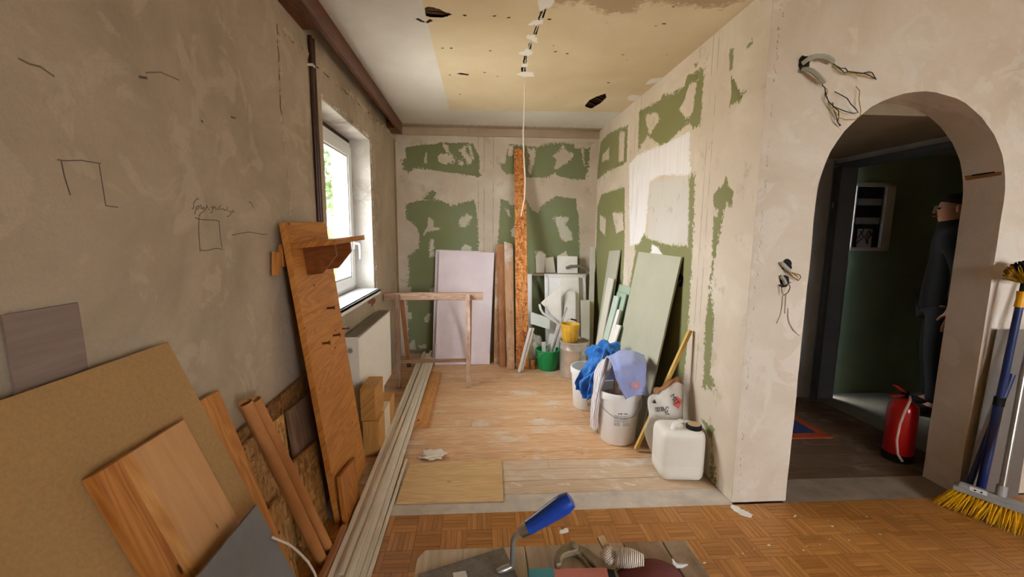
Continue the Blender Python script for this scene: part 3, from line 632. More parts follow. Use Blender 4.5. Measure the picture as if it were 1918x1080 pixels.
# ---------------------------------------------------------------- sheet goods leaning on the left wall
def lean(name, tlpx, trpx, k, xt, zt, t, mat, label, cat, group=None, length=None, grain='d', bevel=.0015):
    n = V((1, 0, k)); P = (xt, 0, zt); TL = hitp(*tlpx, P, n); TR = hitp(*trpx, P, n); mb, d = slab(TL, TR, n, t, length)
    return tag(mb.build(name, mat, None, bevel=bevel, grain=d if grain == 'd' else (TR-TL)), label, cat, group)
n41 = V((1, 0, .41)); TR = hitp(315, 640, (-.855, 0, 1.103), n41); TL = V((TR.x, .12, TR.z)); mb, d = slab(TL, TR, n41, .018)
M_mdf = paint('hardboard', '#a98556', .7, .1, 120, .1, 200)
tag(mb.build('particle_board', M_mdf, None, grain=d, bevel=.001), 'large tan particle board sheet leaning on the plaster wall', 'board')
n08 = V((1, 0, .03)); P8 = (-.888, 0, 1.262); TL = hitp(4, 590, P8, n08); TR = hitp(147, 566, P8, n08); mb, d = slab(TL, TR, n08, .007)
M_lam = wood('grey_laminate', '#7d6a60', '#96847a', '#6d5b52', .45, 0, None, .3)
tag(mb.build('laminate_board', M_lam, None, grain=(0,1,0), bevel=.001), 'grey-brown laminate board standing upright against the wall behind the tan sheet', 'board')
nP = V((1, 0, .41)); PP = (-.82, 0, 1.103); TLp = hitp(175, 890, PP, nP); TRp = hitp(345, 785, PP, nP); mb, d = slab(TLp, TRp, nP, .026)
pbd = root('pine_board', (TLp+TRp)/2+d*.5, 'wide glued pine board with knots leaning on the tan particle board', 'board'); LP_ = (mb.v[2]-mb.v[1]).length if abs((mb.v[2]-mb.v[1]).normalized().dot(d)) > .9 else (mb.v[1]-mb.v[0]).length
for f0, f1, mt in ((0, .24, M_pine_red), (.24, .36, M_pine), (.36, 1, M_pine_plain)):
    q0, q1 = TLp.lerp(TRp, f0), TLp.lerp(TRp, f1-.002); MB().prism([q0, q1, q1+d*LP_, q0+d*LP_], -nP.normalized()*.026).build('stave', mt, pbd, grain=d, bevel=.0008)
n55 = V((1, 0, .41)); Pg = (-.765, 0, 1.103); TLg = hitp(352, 1102, Pg, n55); TRg = hitp(481, 944, Pg, n55); Bg = hitp(622, 1078, Pg, n55)
dg = (Bg-TRg); dg = (dg-(TRg-TLg)*(dg.dot(TRg-TLg)/(TRg-TLg).length_squared)).normalized()
mb = MB().prism([TLg, TRg, TRg+dg*.42, TLg+dg*.42], -n55.normalized()*.01)
tag(mb.build('grey_panel', paint('grey_panel', '#767779', .5, .05, 40, .05), None, bevel=.001), 'flat grey panel standing on its corner in front of the pine board', 'panel')
cab = [hitp(x, y, (-.757, 0, 1.103), n55) for x, y in ((508,1005),(520,1010),(540,1018),(560,1034),(577,1052),(589,1072),(597,1095),(600,1120))]
tag(MB().tube(cab, .0035, 8).build('cable', M_wire_w, None, smooth=True), 'short curved white cable end lying on the grey panel', 'cable')
lean('pine_plank', (364, 755), (411, 730), .33, -.866, .9, .028, M_pine_red, 'thick reddish pine plank standing behind the tan particle board', 'plank')
# pieces between the plank and the coat rack
n2 = V((1, 0, .03)); P2 = (-.876, 0, .69); TL = hitp(440, 815, P2, n2); TR = hitp(600, 677, P2, n2); mb, d = slab(TL, TR, n2, .018)
tag(mb.build('strand_board', M_osbd, None, grain=TR-TL, bevel=.001), 'long strand board panel lying lengthwise against the wall behind the tubes', 'board')
lean('osb_offcut', (452, 837), (531, 775), .1, -.853, .65, .018, M_osbl, 'strand board offcut standing behind the cardboard tubes', 'board', 'board offcuts against the wall')
lean('dark_board', (540, 769), (600, 718), .1, -.853, .6, .016, M_grey_wood, 'dark brown board standing behind the foot of the coat rack', 'board', 'board offcuts against the wall')
lean('osb_offcut', (545, 870), (593, 824), .13, -.818, .5, .018, M_osb, 'strand board offcut with two raw edges beside the coat rack', 'board', 'board offcuts against the wall')
lean('osb_offcut', (500, 958), (524, 927), .16, -.803, .4, .016, M_osbl, 'small strand board offcut beside the grey panel', 'board', 'board offcuts against the wall')
M_card = paint('cardboard_tube', '#b67b45', .6, .1, 14, .1, 120)
for (tx, ty), (bx, by), r, lab in (((459, 753), (604, 1052), .023, 'brown cardboard tube leaning beside the grey panel, thicker of the pair'), ((477, 748), (617, 1030), .021, 'brown cardboard tube leaning beside the strand boards, slimmer of the pair')):
    b_ = FL(bx, by, .012); t_ = XW(tx, ty, -.82); ax = (t_-b_).normalized()
    mb = MB(); Mx = ax.to_track_quat('Z', 'Y').to_matrix(); L_ = (t_-b_).length
    mb.lathe([(r-.003, .0), (r, 0), (r, L_), (r-.003, L_), (r-.003, 0)], b_, 20, 0, Mx)
    tag(mb.build('cardboard_tube', M_card, None, smooth=True), lab, 'tube', 'cardboard tubes')
tag(MB().box((-.646, 1.47, 0), (-.622, 1.87, .045)).build('wood_batten', M_lumber, None, grain=(0,1,0), bevel=.002), 'short wooden batten lying on the floor at the foot of the tubes', 'batten')
# ---------------------------------------------------------------- coat rack
nk = V((1, 0, .108)).normalized(); Pk = (-.834, 0, 1.48); ck = root('coat_rack', (-.75, 2.3, 0), 'pine coat rack board with shelf and hooks leaning beside the window', 'coat rack')
TLk = hitp(534, 416, Pk, nk); TRk = hitp(610, 415, Pk, nk); uk = (TRk-TLk).normalized(); wk = (TRk-TLk).length; vk = nk.cross(uk).normalized()
if vk.z > 0: vk = -vk
Lk = min(TLk.z, TRk.z)/-vk.z-.005
def K(a, b, c=0.0): return TLk+uk*a+vk*b+nk*c
tk = .028
pts = [K(0, .0), K(wk-.04, .0), K(wk-.012, .012), K(wk, .04), K(wk, Lk), K(0, Lk)]
MB().prism(pts, -nk*tk).build('back_board', M_pine_red, ck, grain=uk, bevel=.0015)
MB().obox(K(wk/2-.005, .105, .10), uk*(wk/2-.01), vk*.0125, nk*.10).build('shelf', M_pine_red, ck, grain=uk, bevel=.002)
for a in (.13, .36):
    MB().prism([K(a, .12, 0), K(a, .12, .15), K(a, .17, .15), K(a, .25, .07), K(a, .25, 0)], uk*.022).build('bracket', wood('pine_dark', '#6d3a16', '#8f5224', '#3f1f0a', .45, 0), ck, grain=nk, bevel=.002)
for px, py in ((613, 577), (604, 643), (624, 628), (641, 615)):
    h_ = hitp(px, py, TLk, nk); q_ = MB().tube([h_-nk*.002, h_+nk*.035], .006, 8).tube([h_+nk*.033, h_+nk*.038], .011, 8); q_.build('hook', M_brown, ck, smooth=True)
for (x0, y0, x1, y1), dx in (((518, 458, 540, 500), .04), ((511, 472, 523, 516), .045)):
    a = XW((x0+x1)/2, y0, -.87); b = XW((x0+x1)/2, y1, -.87); MB().bar(a, b, .035, .022, (1, 0, 0)).build('rear_batten', M_pine_red, ck, grain=b-a, bevel=.002)
# small plank at its foot
Pf = TLk+nk*.012; q4 = [hitp(629, 893, Pf, nk), hitp(659, 856, Pf, nk), FL(692, 934, .002), FL(668, 988, .002)]
q4[2].x = -.656; q4[3].x = -.656; nn = (q4[1]-q4[0]).cross(q4[3]-q4[0]).normalized()
if nn.x < 0: nn = -nn
tag(MB().prism([p+nn*.022 for p in q4], -nn*.02).build('short_plank', M_pine_red, None, grain=q4[3]-q4[0], bevel=.0015), 'short stained plank leaning against the foot of the coat rack', 'plank')
# ---------------------------------------------------------------- timber blocks by the radiator
gl = wood('glulam_end', '#b07a3c', '#cf9b58', '#6a431d', .55, .03)
bl = root('timber_block', (-.68, 2.82, 0), 'long pale glued timber block lying on the floor in front of the radiator', 'timber block', 'timber blocks')
for i in range(3): MB().box((-.73+i*.0005, 2.565+i*.165, 0), (-.628, 2.565+(i+1)*.165-.001, .236)).build('lamella', [gl, wood('pale_lamella', '#d8c7ad', '#e8dcc8', '#a98b62', .6, .02), gl][i], bl, grain=(0,0,1), bevel=.002)
tag(MB().box((-.742, 2.57, .238), (-.648, 2.80, .452)).build('timber_block', gl, None, grain=(0,1,0), bevel=.003), 'orange timber block standing on top of the pale glued block', 'timber block', 'timber blocks')
# ---------------------------------------------------------------- planks and trim strips on the floor
tag(MB().box((-.475, 2.95, 0), (-.37, 4.10, .045)).build('floor_timber', M_pine, None, grain=(0,1,0), bevel=.002), 'pine timber lying under the white trim strips, nearer the open floor', 'timber', 'timbers under the trim strips')
tag(MB().box((-.624, 2.98, 0), (-.535, 4.10, .042)).build('floor_timber', M_pine_red, None, grain=(0,1,0), bevel=.002), 'pine timber lying under the white trim strips, nearer the radiator', 'timber', 'timbers under the trim strips')
spec = [(-.604, -.625, 1.34, 4.35, 0), (-.577, -.600, 1.30, 4.62, 0), (-.551, -.565, 1.36, 4.55, 0), (-.525, -.530, 1.32, 4.66, 0), (-.499, -.505, 1.30, 4.40, 0), (-.473, -.475, 1.38, 4.38, 0), (-.563, -.545, 1.42, 4.50, 1), (-.53, -.51, 1.36, 4.40, 1)]
names = ['nearest the radiator', 'second from the radiator', 'third from the radiator', 'fourth from the radiator', 'fifth from the radiator', 'nearest the open floor', 'on top of the bundle towards the radiator', 'on top of the bundle towards the open floor']
def zs_(y): return .003+(y-1.3)/(2.98-1.3)*.046
for (xa, xb, ya, yb, lay), nm in zip(spec, names):
    ya += .17
    tag(MB().bar((xa, ya, zs_(ya)+.006+lay*.0115), (xb, yb, zs_(yb)+.006+lay*.0115), .024, .011).build('trim_strip', M_strip, None, grain=(0,1,0), bevel=.001), 'long white primed trim strip on the floor, '+nm, 'trim strip', 'bundle of white trim strips')
a = FL(774, 851, .012); b = FL(745, 905, .012)
tag(MB().bar((-.450, 2.50, .012), (-.4505, 1.5, .012), .015, .014).build('trim_strip', M_strip, None, grain=(0,1,0), bevel=.001), 'short white trim strip on the floor along the edge of the plywood panel', 'trim strip', 'bundle of white trim strips')
q4 = [FL(x, y, .014) for x, y in ((768, 866), (939, 862), (943, 934), (741, 940))]
tag(MB().prism(q4, (0, 0, -.0135)).build('plywood_panel', M_pale, None, grain=(1,0,0), bevel=.001), 'rectangular pale plywood panel lying flat on the floorboards', 'panel')
def crumple(name, c, r, sq, mat, seed, amp=.45, n=26, sc=2.2, parent=None, zmin=0.0, smooth=True):
    bm = bmesh.new(); bmesh.ops.create_icosphere(bm, subdivisions=4, radius=1); mb = MB(); c = V(c)
    for v in bm.verts:
        p = v.co.copy(); k = 1+amp*mnoise.noise(p*sc+V((seed*7.1, seed, 0)))+amp*.5*(abs(mnoise.noise(p*sc*2.6+V((seed, 3, 5))))-.2)
        q_ = V((p.x*sq[0], p.y*sq[1], p.z*sq[2]))*r*k+c; q_.z = max(q_.z, zmin); mb.v.append(q_)
    mb.f = [[v.index for v in f.verts] for f in bm.faces]; mb.mi = [0]*len(mb.f); bm.free()
    return mb.build(name, mat, parent, smooth=smooth, ang=180)
pc = FL(797, 858)
tag(crumple('paper_scrap', pc+V((.04, .02, .018)), .06, (1.2, .7, .3), paint('paper_white', '#ddd2c0', .8, .05), 3, .8, zmin=.001), 'torn crumpled paper scrap on the floorboards beside the plywood panel', 'paper')
# ---------------------------------------------------------------- sawhorse
sw = root('sawhorse', (-.42, 4.0, 0), 'paint-stained wooden sawhorse standing in front of the pink boards', 'sawhorse')
M_saw = wood('sawhorse_wood', '#8d6a55', '#c0a08a', '#3c2418', .75, .05, '#d5c6ba')
zt = YW(810, 549, 3.95).z; x0_, x1_ = -.886, YW(905, 556, 3.95).x
MB().box((x0_, 3.95, zt-.066), (x1_, 4.02, zt)).build('top_beam', M_saw, sw, grain=(1,0,0), bevel=.004)
for xa, xb in ((-.755, -.73), (-.095, -.085)):
    MB().bar((xa, 3.93, zt-.006), (xb, 3.765, 0.002), .042, .03, (0, 1, 0)).build('leg', M_grey_wood if xa < -.5 else M_saw, sw, grain=(0,0,1), bevel=.003)
    MB().bar((xa+.02, 4.03, zt-.03), (xb-.01, 4.41, .002), .04, .03, (0, 1, 0)).build('leg', M_lumber, sw, grain=(0,0,1), bevel=.003)
MB().bar((-.745, 3.835, .235), (-.085, 3.835, .24), .026, .03, (0, 0, 1)).build('stretcher', M_grey_wood, sw, grain=(1,0,0), bevel=.002)
# ---------------------------------------------------------------- things along the back wall
def bq(name, pts, tilt_y, t, mat, label, cat, group=None, yt=BY-.01, grain=(0,0,1), bevel=.002, parent=None):
    """board leaning on the back wall: top two px on y=yt, lower two on the floor"""
    a, b = YW(*pts[0], yt-t), YW(*pts[1], yt-t); c, d_ = FL(*pts[2], .004), FL(*pts[3], .004)
    yb = (c.y+d_.y)/2; c.y = d_.y = yb
    n = (b-a).cross(d_-a).normalized()
    if n.y > 0: n = -n
    o = MB().prism([a, b, c, d_], -n*t).build(name, mat, parent, grain=grain, bevel=bevel)
    return tag(o, label, cat, group) if label else o
def pinkmat():
    m, nt, b = newmat('pink_foam'); q = N(nt); tc = q.node('TexCoord').outputs['Object']
    v = q.node('TexVoronoi'); q.set(v.inputs['Vector'], q.scale(tc, (1, .3, 1))); v.inputs['Scale'].default_value = 60; v.inputs['Randomness'].default_value = .1
    q.set(b.inputs['Base Color'], q.ramp(q.noise(tc, 4, 3), [(.3, lin('#e8d9e1')), (.7, lin('#f1e6ec'))])); b.inputs['Roughness'].default_value = .75
    q.set(b.inputs['Normal'], q.bump(v.outputs['Distance'], .5, .004)); return m
M_pink = pinkmat()
bq('foam_board', ((816, 467), (900, 470), (893, 679), (810, 677)), 0, .04, M_pink, 'pink foam insulation board hidden behind another one against the green wall', 'insulation board', 'pink insulation boards', yt=BY-.004)
bq('foam_board', ((823, 469), (926, 473), (917, 684), (815, 681)), 0, .04, M_pink, 'pink waffle-faced insulation board leaning in front behind the sawhorse', 'insulation board', 'pink insulation boards', yt=BY-.055)
lu = 'boards standing against the back wall'
bq('wall_plank', ((928, 457), (943, 457), (937, 681), (925, 681)), 0, .022, M_lumberw, 'paint-spattered plank standing right beside the pink board', 'plank', lu)
bq('wall_plank', ((932, 462), (950, 462), (947, 686), (936, 686)), 0, .022, M_lumber, 'brown plank standing between two paint-spattered planks', 'plank', lu, yt=BY-.034)
bq('wall_plank', ((944, 452), (961, 457), (964, 691), (950, 691)), 0, .022, M_lumberw, 'paint-spattered plank with a notched top standing beside the tall strand board strip', 'plank', lu, yt=BY-.06)
bq('osb_strip', ((963, 278), (984, 278), (991, 690), (967, 690)), 0, .018, M_osbr, 'tall orange strand board strip standing against the back wall', 'board', yt=BY-.012)
o = FL(997, 690); tag(MB().box((o.x-.02, o.y-.03, 0), (o.x+.02, o.y-.002, .10)).build('osb_block', M_osbr, None, grain=(0,0,1), bevel=.002), 'small strand board block on the floor by the green bucket', 'board')
# ledge with scraps
zl = YW(1040, 512, 4.66).z
led = root('wall_ledge', (.93, 4.73, zl-.03), 'narrow beige ledge on the back wall holding plaster scraps', 'ledge')
MB().box((.625, 4.665, zl-.028), (1.245, BY-.002, zl)).build('ledge_board', paint('ledge_beige', '#a39a80', .85, .12, 8, .3), led, bevel=.002)
M_dry = paint('drywall_paper', '#d8d5c5', .85, .05, 7, .1); M_core = paint('drywall_core', '#ece9e2', .9, .05, 12, .3); M_mint = paint('drywall_mint', '#a9bda6', .85, .06, 7, .1); M_olive = paint('drywall_olive', '#b3b29c', .85, .05, 4, .1)
def blockpx(name, pts, y, t, mat, label, cat, group=None):
    P_ = [YW(x, yy, y) for x, yy in pts]
    for p_ in P_: p_.z = max(p_.z, zl+.001)
    return tag(MB().prism(P_, (0, t, 0)).build(name, mat, None, bevel=.001, grain=(0,0,1)), label, cat, group)
c2b = lambda pts: cp(980, 460, 6.75, pts)
blockpx('drywall_scrap', c2b([(432,130),(685,135),(690,345),(432,350)]), 4.70, .013, M_core, 'square plasterboard scrap standing on the beige ledge', 'scrap', 'scraps on the ledge')
blockpx('drywall_scrap', c2b([(160,130),(200,70),(275,110),(270,350),(165,350)]), 4.745, .010, M_core, 'pointed grey filler-stained scrap standing on the beige ledge', 'scrap', 'scraps on the ledge')
blockpx('drywall_scrap', c2b([(275,155),(380,140),(410,350),(280,350)]), 4.765, .010, M_dry, 'narrow torn scrap on the beige ledge between two larger scraps', 'scrap', 'scraps on the ledge')
wq = 'white offcuts in the corner'
def wallpx(pts, ymid): return [YW(x, y, ymid) for x, y in pts]
# framed white panel
wp = root('framed_sheet', (1.0, 4.6, 0), 'white panel with a raised frame leaning in the far corner', 'panel')
a, b = YW(1020, 513, 4.63), YW(1097, 514, 4.63); lo = 4.40
A_, B_, C_, D_ = a, b, V((b.x, lo, .003)), V((a.x, lo, .003)); nn = (B_-A_).cross(D_-A_).normalized()
if nn.y > 0: nn = -nn
MB().prism([A_, B_, C_, D_], -nn*.022).build('panel', M_white, wp, bevel=.002)
fr = MB(); up = (D_-A_).normalized(); rt = (B_-A_).normalized(); LL = (D_-A_).length; WW = (B_-A_).length
for o_, s1_, s2_ in ((A_+rt*.022+up*LL/2, rt*.016, up*LL/2), (B_-rt*.022+up*LL/2, rt*.016, up*LL/2), (A_+up*.022+rt*WW/2, rt*WW/2, up*.016)): fr.obox(o_+nn*.004, s1_, s2_, nn*.005)
fr.build('frame', paint('white_trim', '#e3e0e3', .4, .03), wp, bevel=.002)
def corner(name, pts, y0, y1, t, mat, label, cat='offcut', grain=(0,0,1)):
    """offcut between depth y0 (top) and y1 (bottom)"""
    ys = [p[1] for p in pts]; mn, mx = min(ys), max(ys); P = [YW(x, y, y0+(y1-y0)*(y-mn)/(mx-mn)) for x, y in pts]
    return tag(MB().prism(P, (0, t, 0)).build(name, mat, None, grain=grain, bevel=.001), label, cat, wq)
def to_floor(pts, y0, y1):
    out = list(pts); z = None
    return out
corner('foam_offcut', [(1050,519),(1084,519),(1087,690),(1047,690)], 4.58, 4.30, .03, M_core, 'wide speckled white offcut standing in front of the framed panel')
corner('foam_offcut', [(1058,549),(1064,545),(1074,545),(1078,549),(1079,692),(1052,692)], 4.50, 4.24, .025, M_core, 'white offcut with a rounded top standing in front of the wide speckled one')
corner('foam_offcut', [(1088,562),(1105,562),(1104,690),(1090,690)], 4.50, 4.27, .022, M_dry, 'short pale offcut standing behind the yellow pail')
corner('drywall_sheet', [(1013,567),(1050,534),(1052,602),(1047,601)], 4.44, 4.40, .012, M_core, 'triangular white sheet scrap tilted in front of the framed panel')
corner('trim_offcut', [(1106,462),(1115,462),(1110,690),(1100,690)], 4.76, 4.33, .012, M_dry, 'tall thin pale strip standing in the far corner')
corner('trim_offcut', [(988,513),(996,513),(997,690),(987,690)], 4.75, 4.32, .012, M_white, 'narrow white strip standing beside the tall orange strand board strip')
corner('foam_offcut', [(994,584),(1030,596),(1030,617),(994,606)], 4.40, 4.36, .03, paint('pale_mint_foam', '#d3dcd6', .7, .04), 'pale slanted foam offcut behind the green bucket', grain=(1,0,0))
# curved edging and hose
tag(MB().tube([YW(x, y, 4.36) for x, y in c2b([(205,740),(220,800),(250,850),(310,890),(380,940),(440,985)])], .012, 8).build('edging_curl', M_white, None, smooth=True), 'curled strip of white edging behind the green bucket', 'edging')
M_hose = paint('hose_grey', '#7f7c72', .5, .06)
hp = [V((min(p_.x, RX-.02), p_.y, p_.z)) for p_ in (YW(x, y, yy) for (x, y), yy in zip(c2b([(540,280),(600,258),(680,255),(760,275),(830,310),(900,350),(945,430),(960,520),(950,600),(925,680),(900,740),(890,830),(885,900)]), (4.68,4.68,4.68,4.69,4.70,4.72,4.73,4.74,4.74,4.72,4.68,4.62,4.58)))]
tag(MB().tube(hp, .015, 10).build('hose', M_hose, None, smooth=True), 'grey hose arching over the ledge and down into the corner', 'hose')
# ---------------------------------------------------------------- buckets, can, pail
def handle_arc(c, r, z, droop, n=16, side=1, r_=.0028, a0=0.0):
    return [V((c.x+r*math.cos(a0+math.pi*i/n), c.y-side*math.sin(math.pi*i/n)*r*.35-.0*i, z-droop*math.sin(math.pi*i/n))) for i in range(n+1)]
cg = V((.742, 4.275, 0)); bk = root('green_bucket', cg, 'green plastic bucket filled with white offcuts by the metal can', 'bucket')
M_grn = paint('green_plastic', '#1fa05a', .4, .1, 8, .05)
MB().lathe([(.0, .001), (.088, .001), (.098, .012), (.122, .205), (.13, .206), (.13, .218), (.122, .22), (.118, .205), (.094, .016), (0, .014)], cg, 32).build('body', M_grn, bk, smooth=True)
MB().tube([cg+V((-.127, .0, .2)), cg+V((-.132, -.03, .17)), cg+V((-.128, -.07, .145)), cg+V((-.105, -.095, .165)), cg+V((-.09, -.105, .2)), cg+V((-.06, -.122, .205))], .003, 6).build('bail', M_steel, bk, smooth=True)
zb = .012
for i, (tp, bx, by, w, t, lab) in enumerate(((YW(1062, 575, 4.30), -.02, .01, .018, .012, 'thin tilted white stick standing in the green bucket'), (YW(1048, 606, 4.30), .02, .03, .05, .02, 'wide white offcut standing in the green bucket'), (YW(1018, 640, 4.28), -.03, -.01, .04, .015, 'short white offcut at the rim of the green bucket'), (YW(1035, 625, 4.33), .0, .05, .06, .02, 'white offcut at the back of the green bucket'))):
    tag(MB().bar(cg+V((bx, by, .02)), tp, w, t, (0, 1, 0)).build('offcut_stick', M_white if i else paint('stick_grey', '#b9b6b0', .5, .05), None, bevel=.002), lab, 'offcut', 'offcuts in the green bucket')
tag(crumple('plastic_bag', (.585, 4.46, .17), .145, (.75, .55, 1.1), paint('bag_white', '#eeeeee', .35, .03), 8, .5, zmin=.002), 'crumpled white plastic bag heaped behind the green bucket', 'plastic bag')
a, b = FL(974, 697, .004), YW(995, 614, 4.33)
tag(MB().bar(a+V((-.012, 0, .004)), b+V((-.012, 0, 0)), .026, .018, (0, 1, 0)).build('trim_offcut', M_white, None, bevel=.002), 'white trim piece leaning beside the green bucket', 'offcut', 'white trim pair by the bucket')
tag(MB().bar(a+V((.018, .02, .004)), b+V((.025, .025, -.005)), .024, .018, (0, 1, 0)).build('trim_offcut', M_white, None, bevel=.002), 'white trim piece leaning on the plastic bag just behind the other', 'offcut', 'white trim pair by the bucket')
cc = V((.978, 4.075, 0)); cn = root('metal_can', cc, 'dented bare metal paint can with the yellow pail on top', 'can')
M_tin = paint('tinplate', '#cfc5ba', .3, .15, 9, .2, 14, .55)
MB().lathe([(0, .001), (.138, .001), (.142, .006), (.140, .02), (.140, .27), (.146, .28), (.146, .29), (.141, .30), (.141, .345), (.149, .35), (.15, .362), (.143, .365), (.138, .35), (0, .35)], cc, 40).build('body', M_tin, cn, smooth=True)
MB().lathe([(0, .352), (.13, .352), (.132, .357), (0, .358)], cc, 32).build('lid', paint('rusty_lid', '#8d7663', .6, .2, 9), cn, smooth=True)
MB().tube([cc+V((.148*math.cos(a), .148*math.sin(a), .30-.12*max(0, math.sin(-a-.3)))) for a in [-.1-i*.14 for i in range(12)]], .0025, 6).build('bail', M_steel, cn, smooth=True)
cy_ = V((.925, 4.05, .36)); py_ = root('yellow_pail', cy_, 'small dirty yellow plastic pail standing on the metal can', 'pail')
M_yel = paint('dirty_yellow', '#dcae3c', .5, .2, 14, .1)
MB().lathe([(0, 0), (.07, 0), (.076, .006), (.091, .165), (.097, .166), (.097, .178), (.09, .18), (.087, .165), (.072, .01), (0, .008)], cy_, 28).build('body', M_yel, py_, smooth=True)
rr_ = MB()
for k in range(14): rr_.bar(cy_+V((.0755*math.cos(k*.449), .0755*math.sin(k*.449), .01)), cy_+V((.0915*math.cos(k*.449), .0915*math.sin(k*.449), .16)), .008, .004, (math.cos(k*.449), math.sin(k*.449), 0))
rr_.build('ribs', M_yel, py_)
MB().tube([cy_+V((-.02, .09, .18)), cy_+V((.0, .08, .205)), cy_+V((.04, .05, .215)), cy_+V((.09, .02, .195)), cy_+V((.096, 0, .17))], .0025, 6).build('bail', M_steel, py_, smooth=True)
MB().tube([cy_+V((.02, .065, .212)), cy_+V((.07, .03, .205))], .008, 8).build('grip', M_dark, py_, smooth=True)
def bucket(c, rb, rt_, h, name, label, bail=True):
    b_ = root(name, c, label, 'bucket', 'white buckets')
    bd = MB().lathe([(0, .001), (rb-.008, .001), (rb, .01), (rt_-.004, h-.05), (rt_+.006, h-.048), (rt_+.007, h-.012), (rt_+.003, h), (rt_-.006, h), (rt_-.008, h-.01), (rb-.004, .014), (0, .012)], c, 44).build('body', M_white, b_, smooth=True)
    if bail:
        pts = []
        for i in range(19):
            a = math.pi*(1.02+.96*i/18); s = math.sin(math.pi*i/18); pts.append(c+V((math.cos(a)*(rt_+.008), math.sin(a)*(rt_+.004-.012*s), h-.055-.11*s)))
        MB().tube(pts, .0026, 6).build('bail', M_steel, b_, smooth=True)
    return b_, bd
def text(s, size, loc, rx, parent, mat, name='lettering', ext=.0003):
    cu = bpy.data.curves.new(name, 'FONT'); cu.body = s; cu.size = size; cu.extrude = ext; cu.materials.append(mat); cu.align_x = 'LEFT'
    t0_ = bpy.data.objects.new(name, cu); COL.objects.link(t0_); dg_ = bpy.context.evaluated_depsgraph_get(); me = bpy.data.meshes.new_from_object(t0_.evaluated_get(dg_)); bpy.data.objects.remove(t0_)
    o = bpy.data.objects.new(name, me); COL.objects.link(o); o.parent = parent; off = WL[parent.name]
    o.matrix_local = Matrix.Translation(-off) @ Matrix.Translation(V(loc)) @ rx.to_4x4(); return o
M_ink = paint('print_black', '#1b1b1e', .6, .05, 10, 0); M_ink2 = paint('print_grey', '#55565c', .6, .05, 10, 0); M_teal = paint('print_teal', '#2c8f94', .6, .05, 10, 0); M_redp = paint('print_coral', '#e0706a', .6, .05, 10, 0)
cw = V((.978, 2.735, 0)); wb, wbd = bucket(cw, .122, .148, .37, 'white_bucket', 'large white plastic bucket with printed label under the lilac towel')
MB().lathe([(0, .30), (.13, .30), (.132, .31), (0, .315)], cw, 30).build('contents', paint('plaster_powder', '#b9a58f', .9, .15, 12, .5), wb, smooth=True)
def wrap_lines(parent, c, rfun, rows, mat, name):
    mb = MB()
    for z, a0, a1, hgt in rows:
        k = max(2, int((a1-a0)/.05)); vs = []
        for zz in (z, z+hgt):
            r_ = rfun(zz)+.0012
            vs += [c+V((math.cos(a0+(a1-a0)*i/k)*r_, math.sin(a0+(a1-a0)*i/k)*r_, zz)) for i in range(k+1)]
        mb.add(vs, [(i, i+1, i+k+2, i+k+1) for i in range(k)])
    return mb.build(name, mat, parent)
rf = lambda z: .122+(.144-.122)*(z-.01)/.31
def words(seed, a0, a1, z, h, mb_rows):
    rd = random.Random(seed); a = a0
    while a < a1:
        w = rd.uniform(.04, .13); mb_rows.append((z, a, min(a+w, a1), h)); a += w+.025
rows = []
for i, z in enumerate((.222, .214, .206, .198, .188, .180)): words(i, 4.22, 5.0-(.1 if i % 2 else 0), z, .0028, rows)
for i, z in enumerate((.170, .164, .158, .152)): words(20+i, 4.22, 4.50, z, .0024, rows); words(30+i, 4.66, 4.98, z, .0024, rows)
wrap_lines(wbd, cw, rf, rows, M_ink2, 'small_print')
# heading of the label, blurred in the photo to two short dark words
hd = []; words(71, 4.40, 4.60, .236, .007, hd); words(72, 4.66, 4.86, .236, .007, hd)
wrap_lines(wbd, cw, rf, hd, M_ink, 'heading')
c25 = V((.925, 3.30, 0)); wb2, wbd2 = bucket(c25, .125, .15, .34, 'white_bucket', 'white bucket marked 25 kg half covered by the blue tarpaulin', False)
rf2 = lambda z: .125+(.146-.125)*(z-.01)/.28
def arc_text(s, c, rfun, z, a0, size, parent, mat):
    a = a0
    for ch in s:
        r_ = rfun(z+size*.3)+.0012
        if ch != ' ':
            t_ = V((-math.sin(a), math.cos(a), 0)); n_ = V((math.cos(a), math.sin(a), 0)); rx = Matrix((t_, V((0, 0, 1)), n_)).transposed()
            text(ch, size, c+n_*r_+V((0, 0, z)), rx, parent, mat)
        a += size*.62/r_
arc_text('25 kg', c25, rf2, .055, 4.36, .036, wbd2, M_ink)
wrap_lines(wbd2, c25, rf2, [(.118, 4.3, 5.2, .004), (.16, 4.4, 5.2, .012), (.145, 4.45, 5.2, .01)], M_teal, 'print_band')
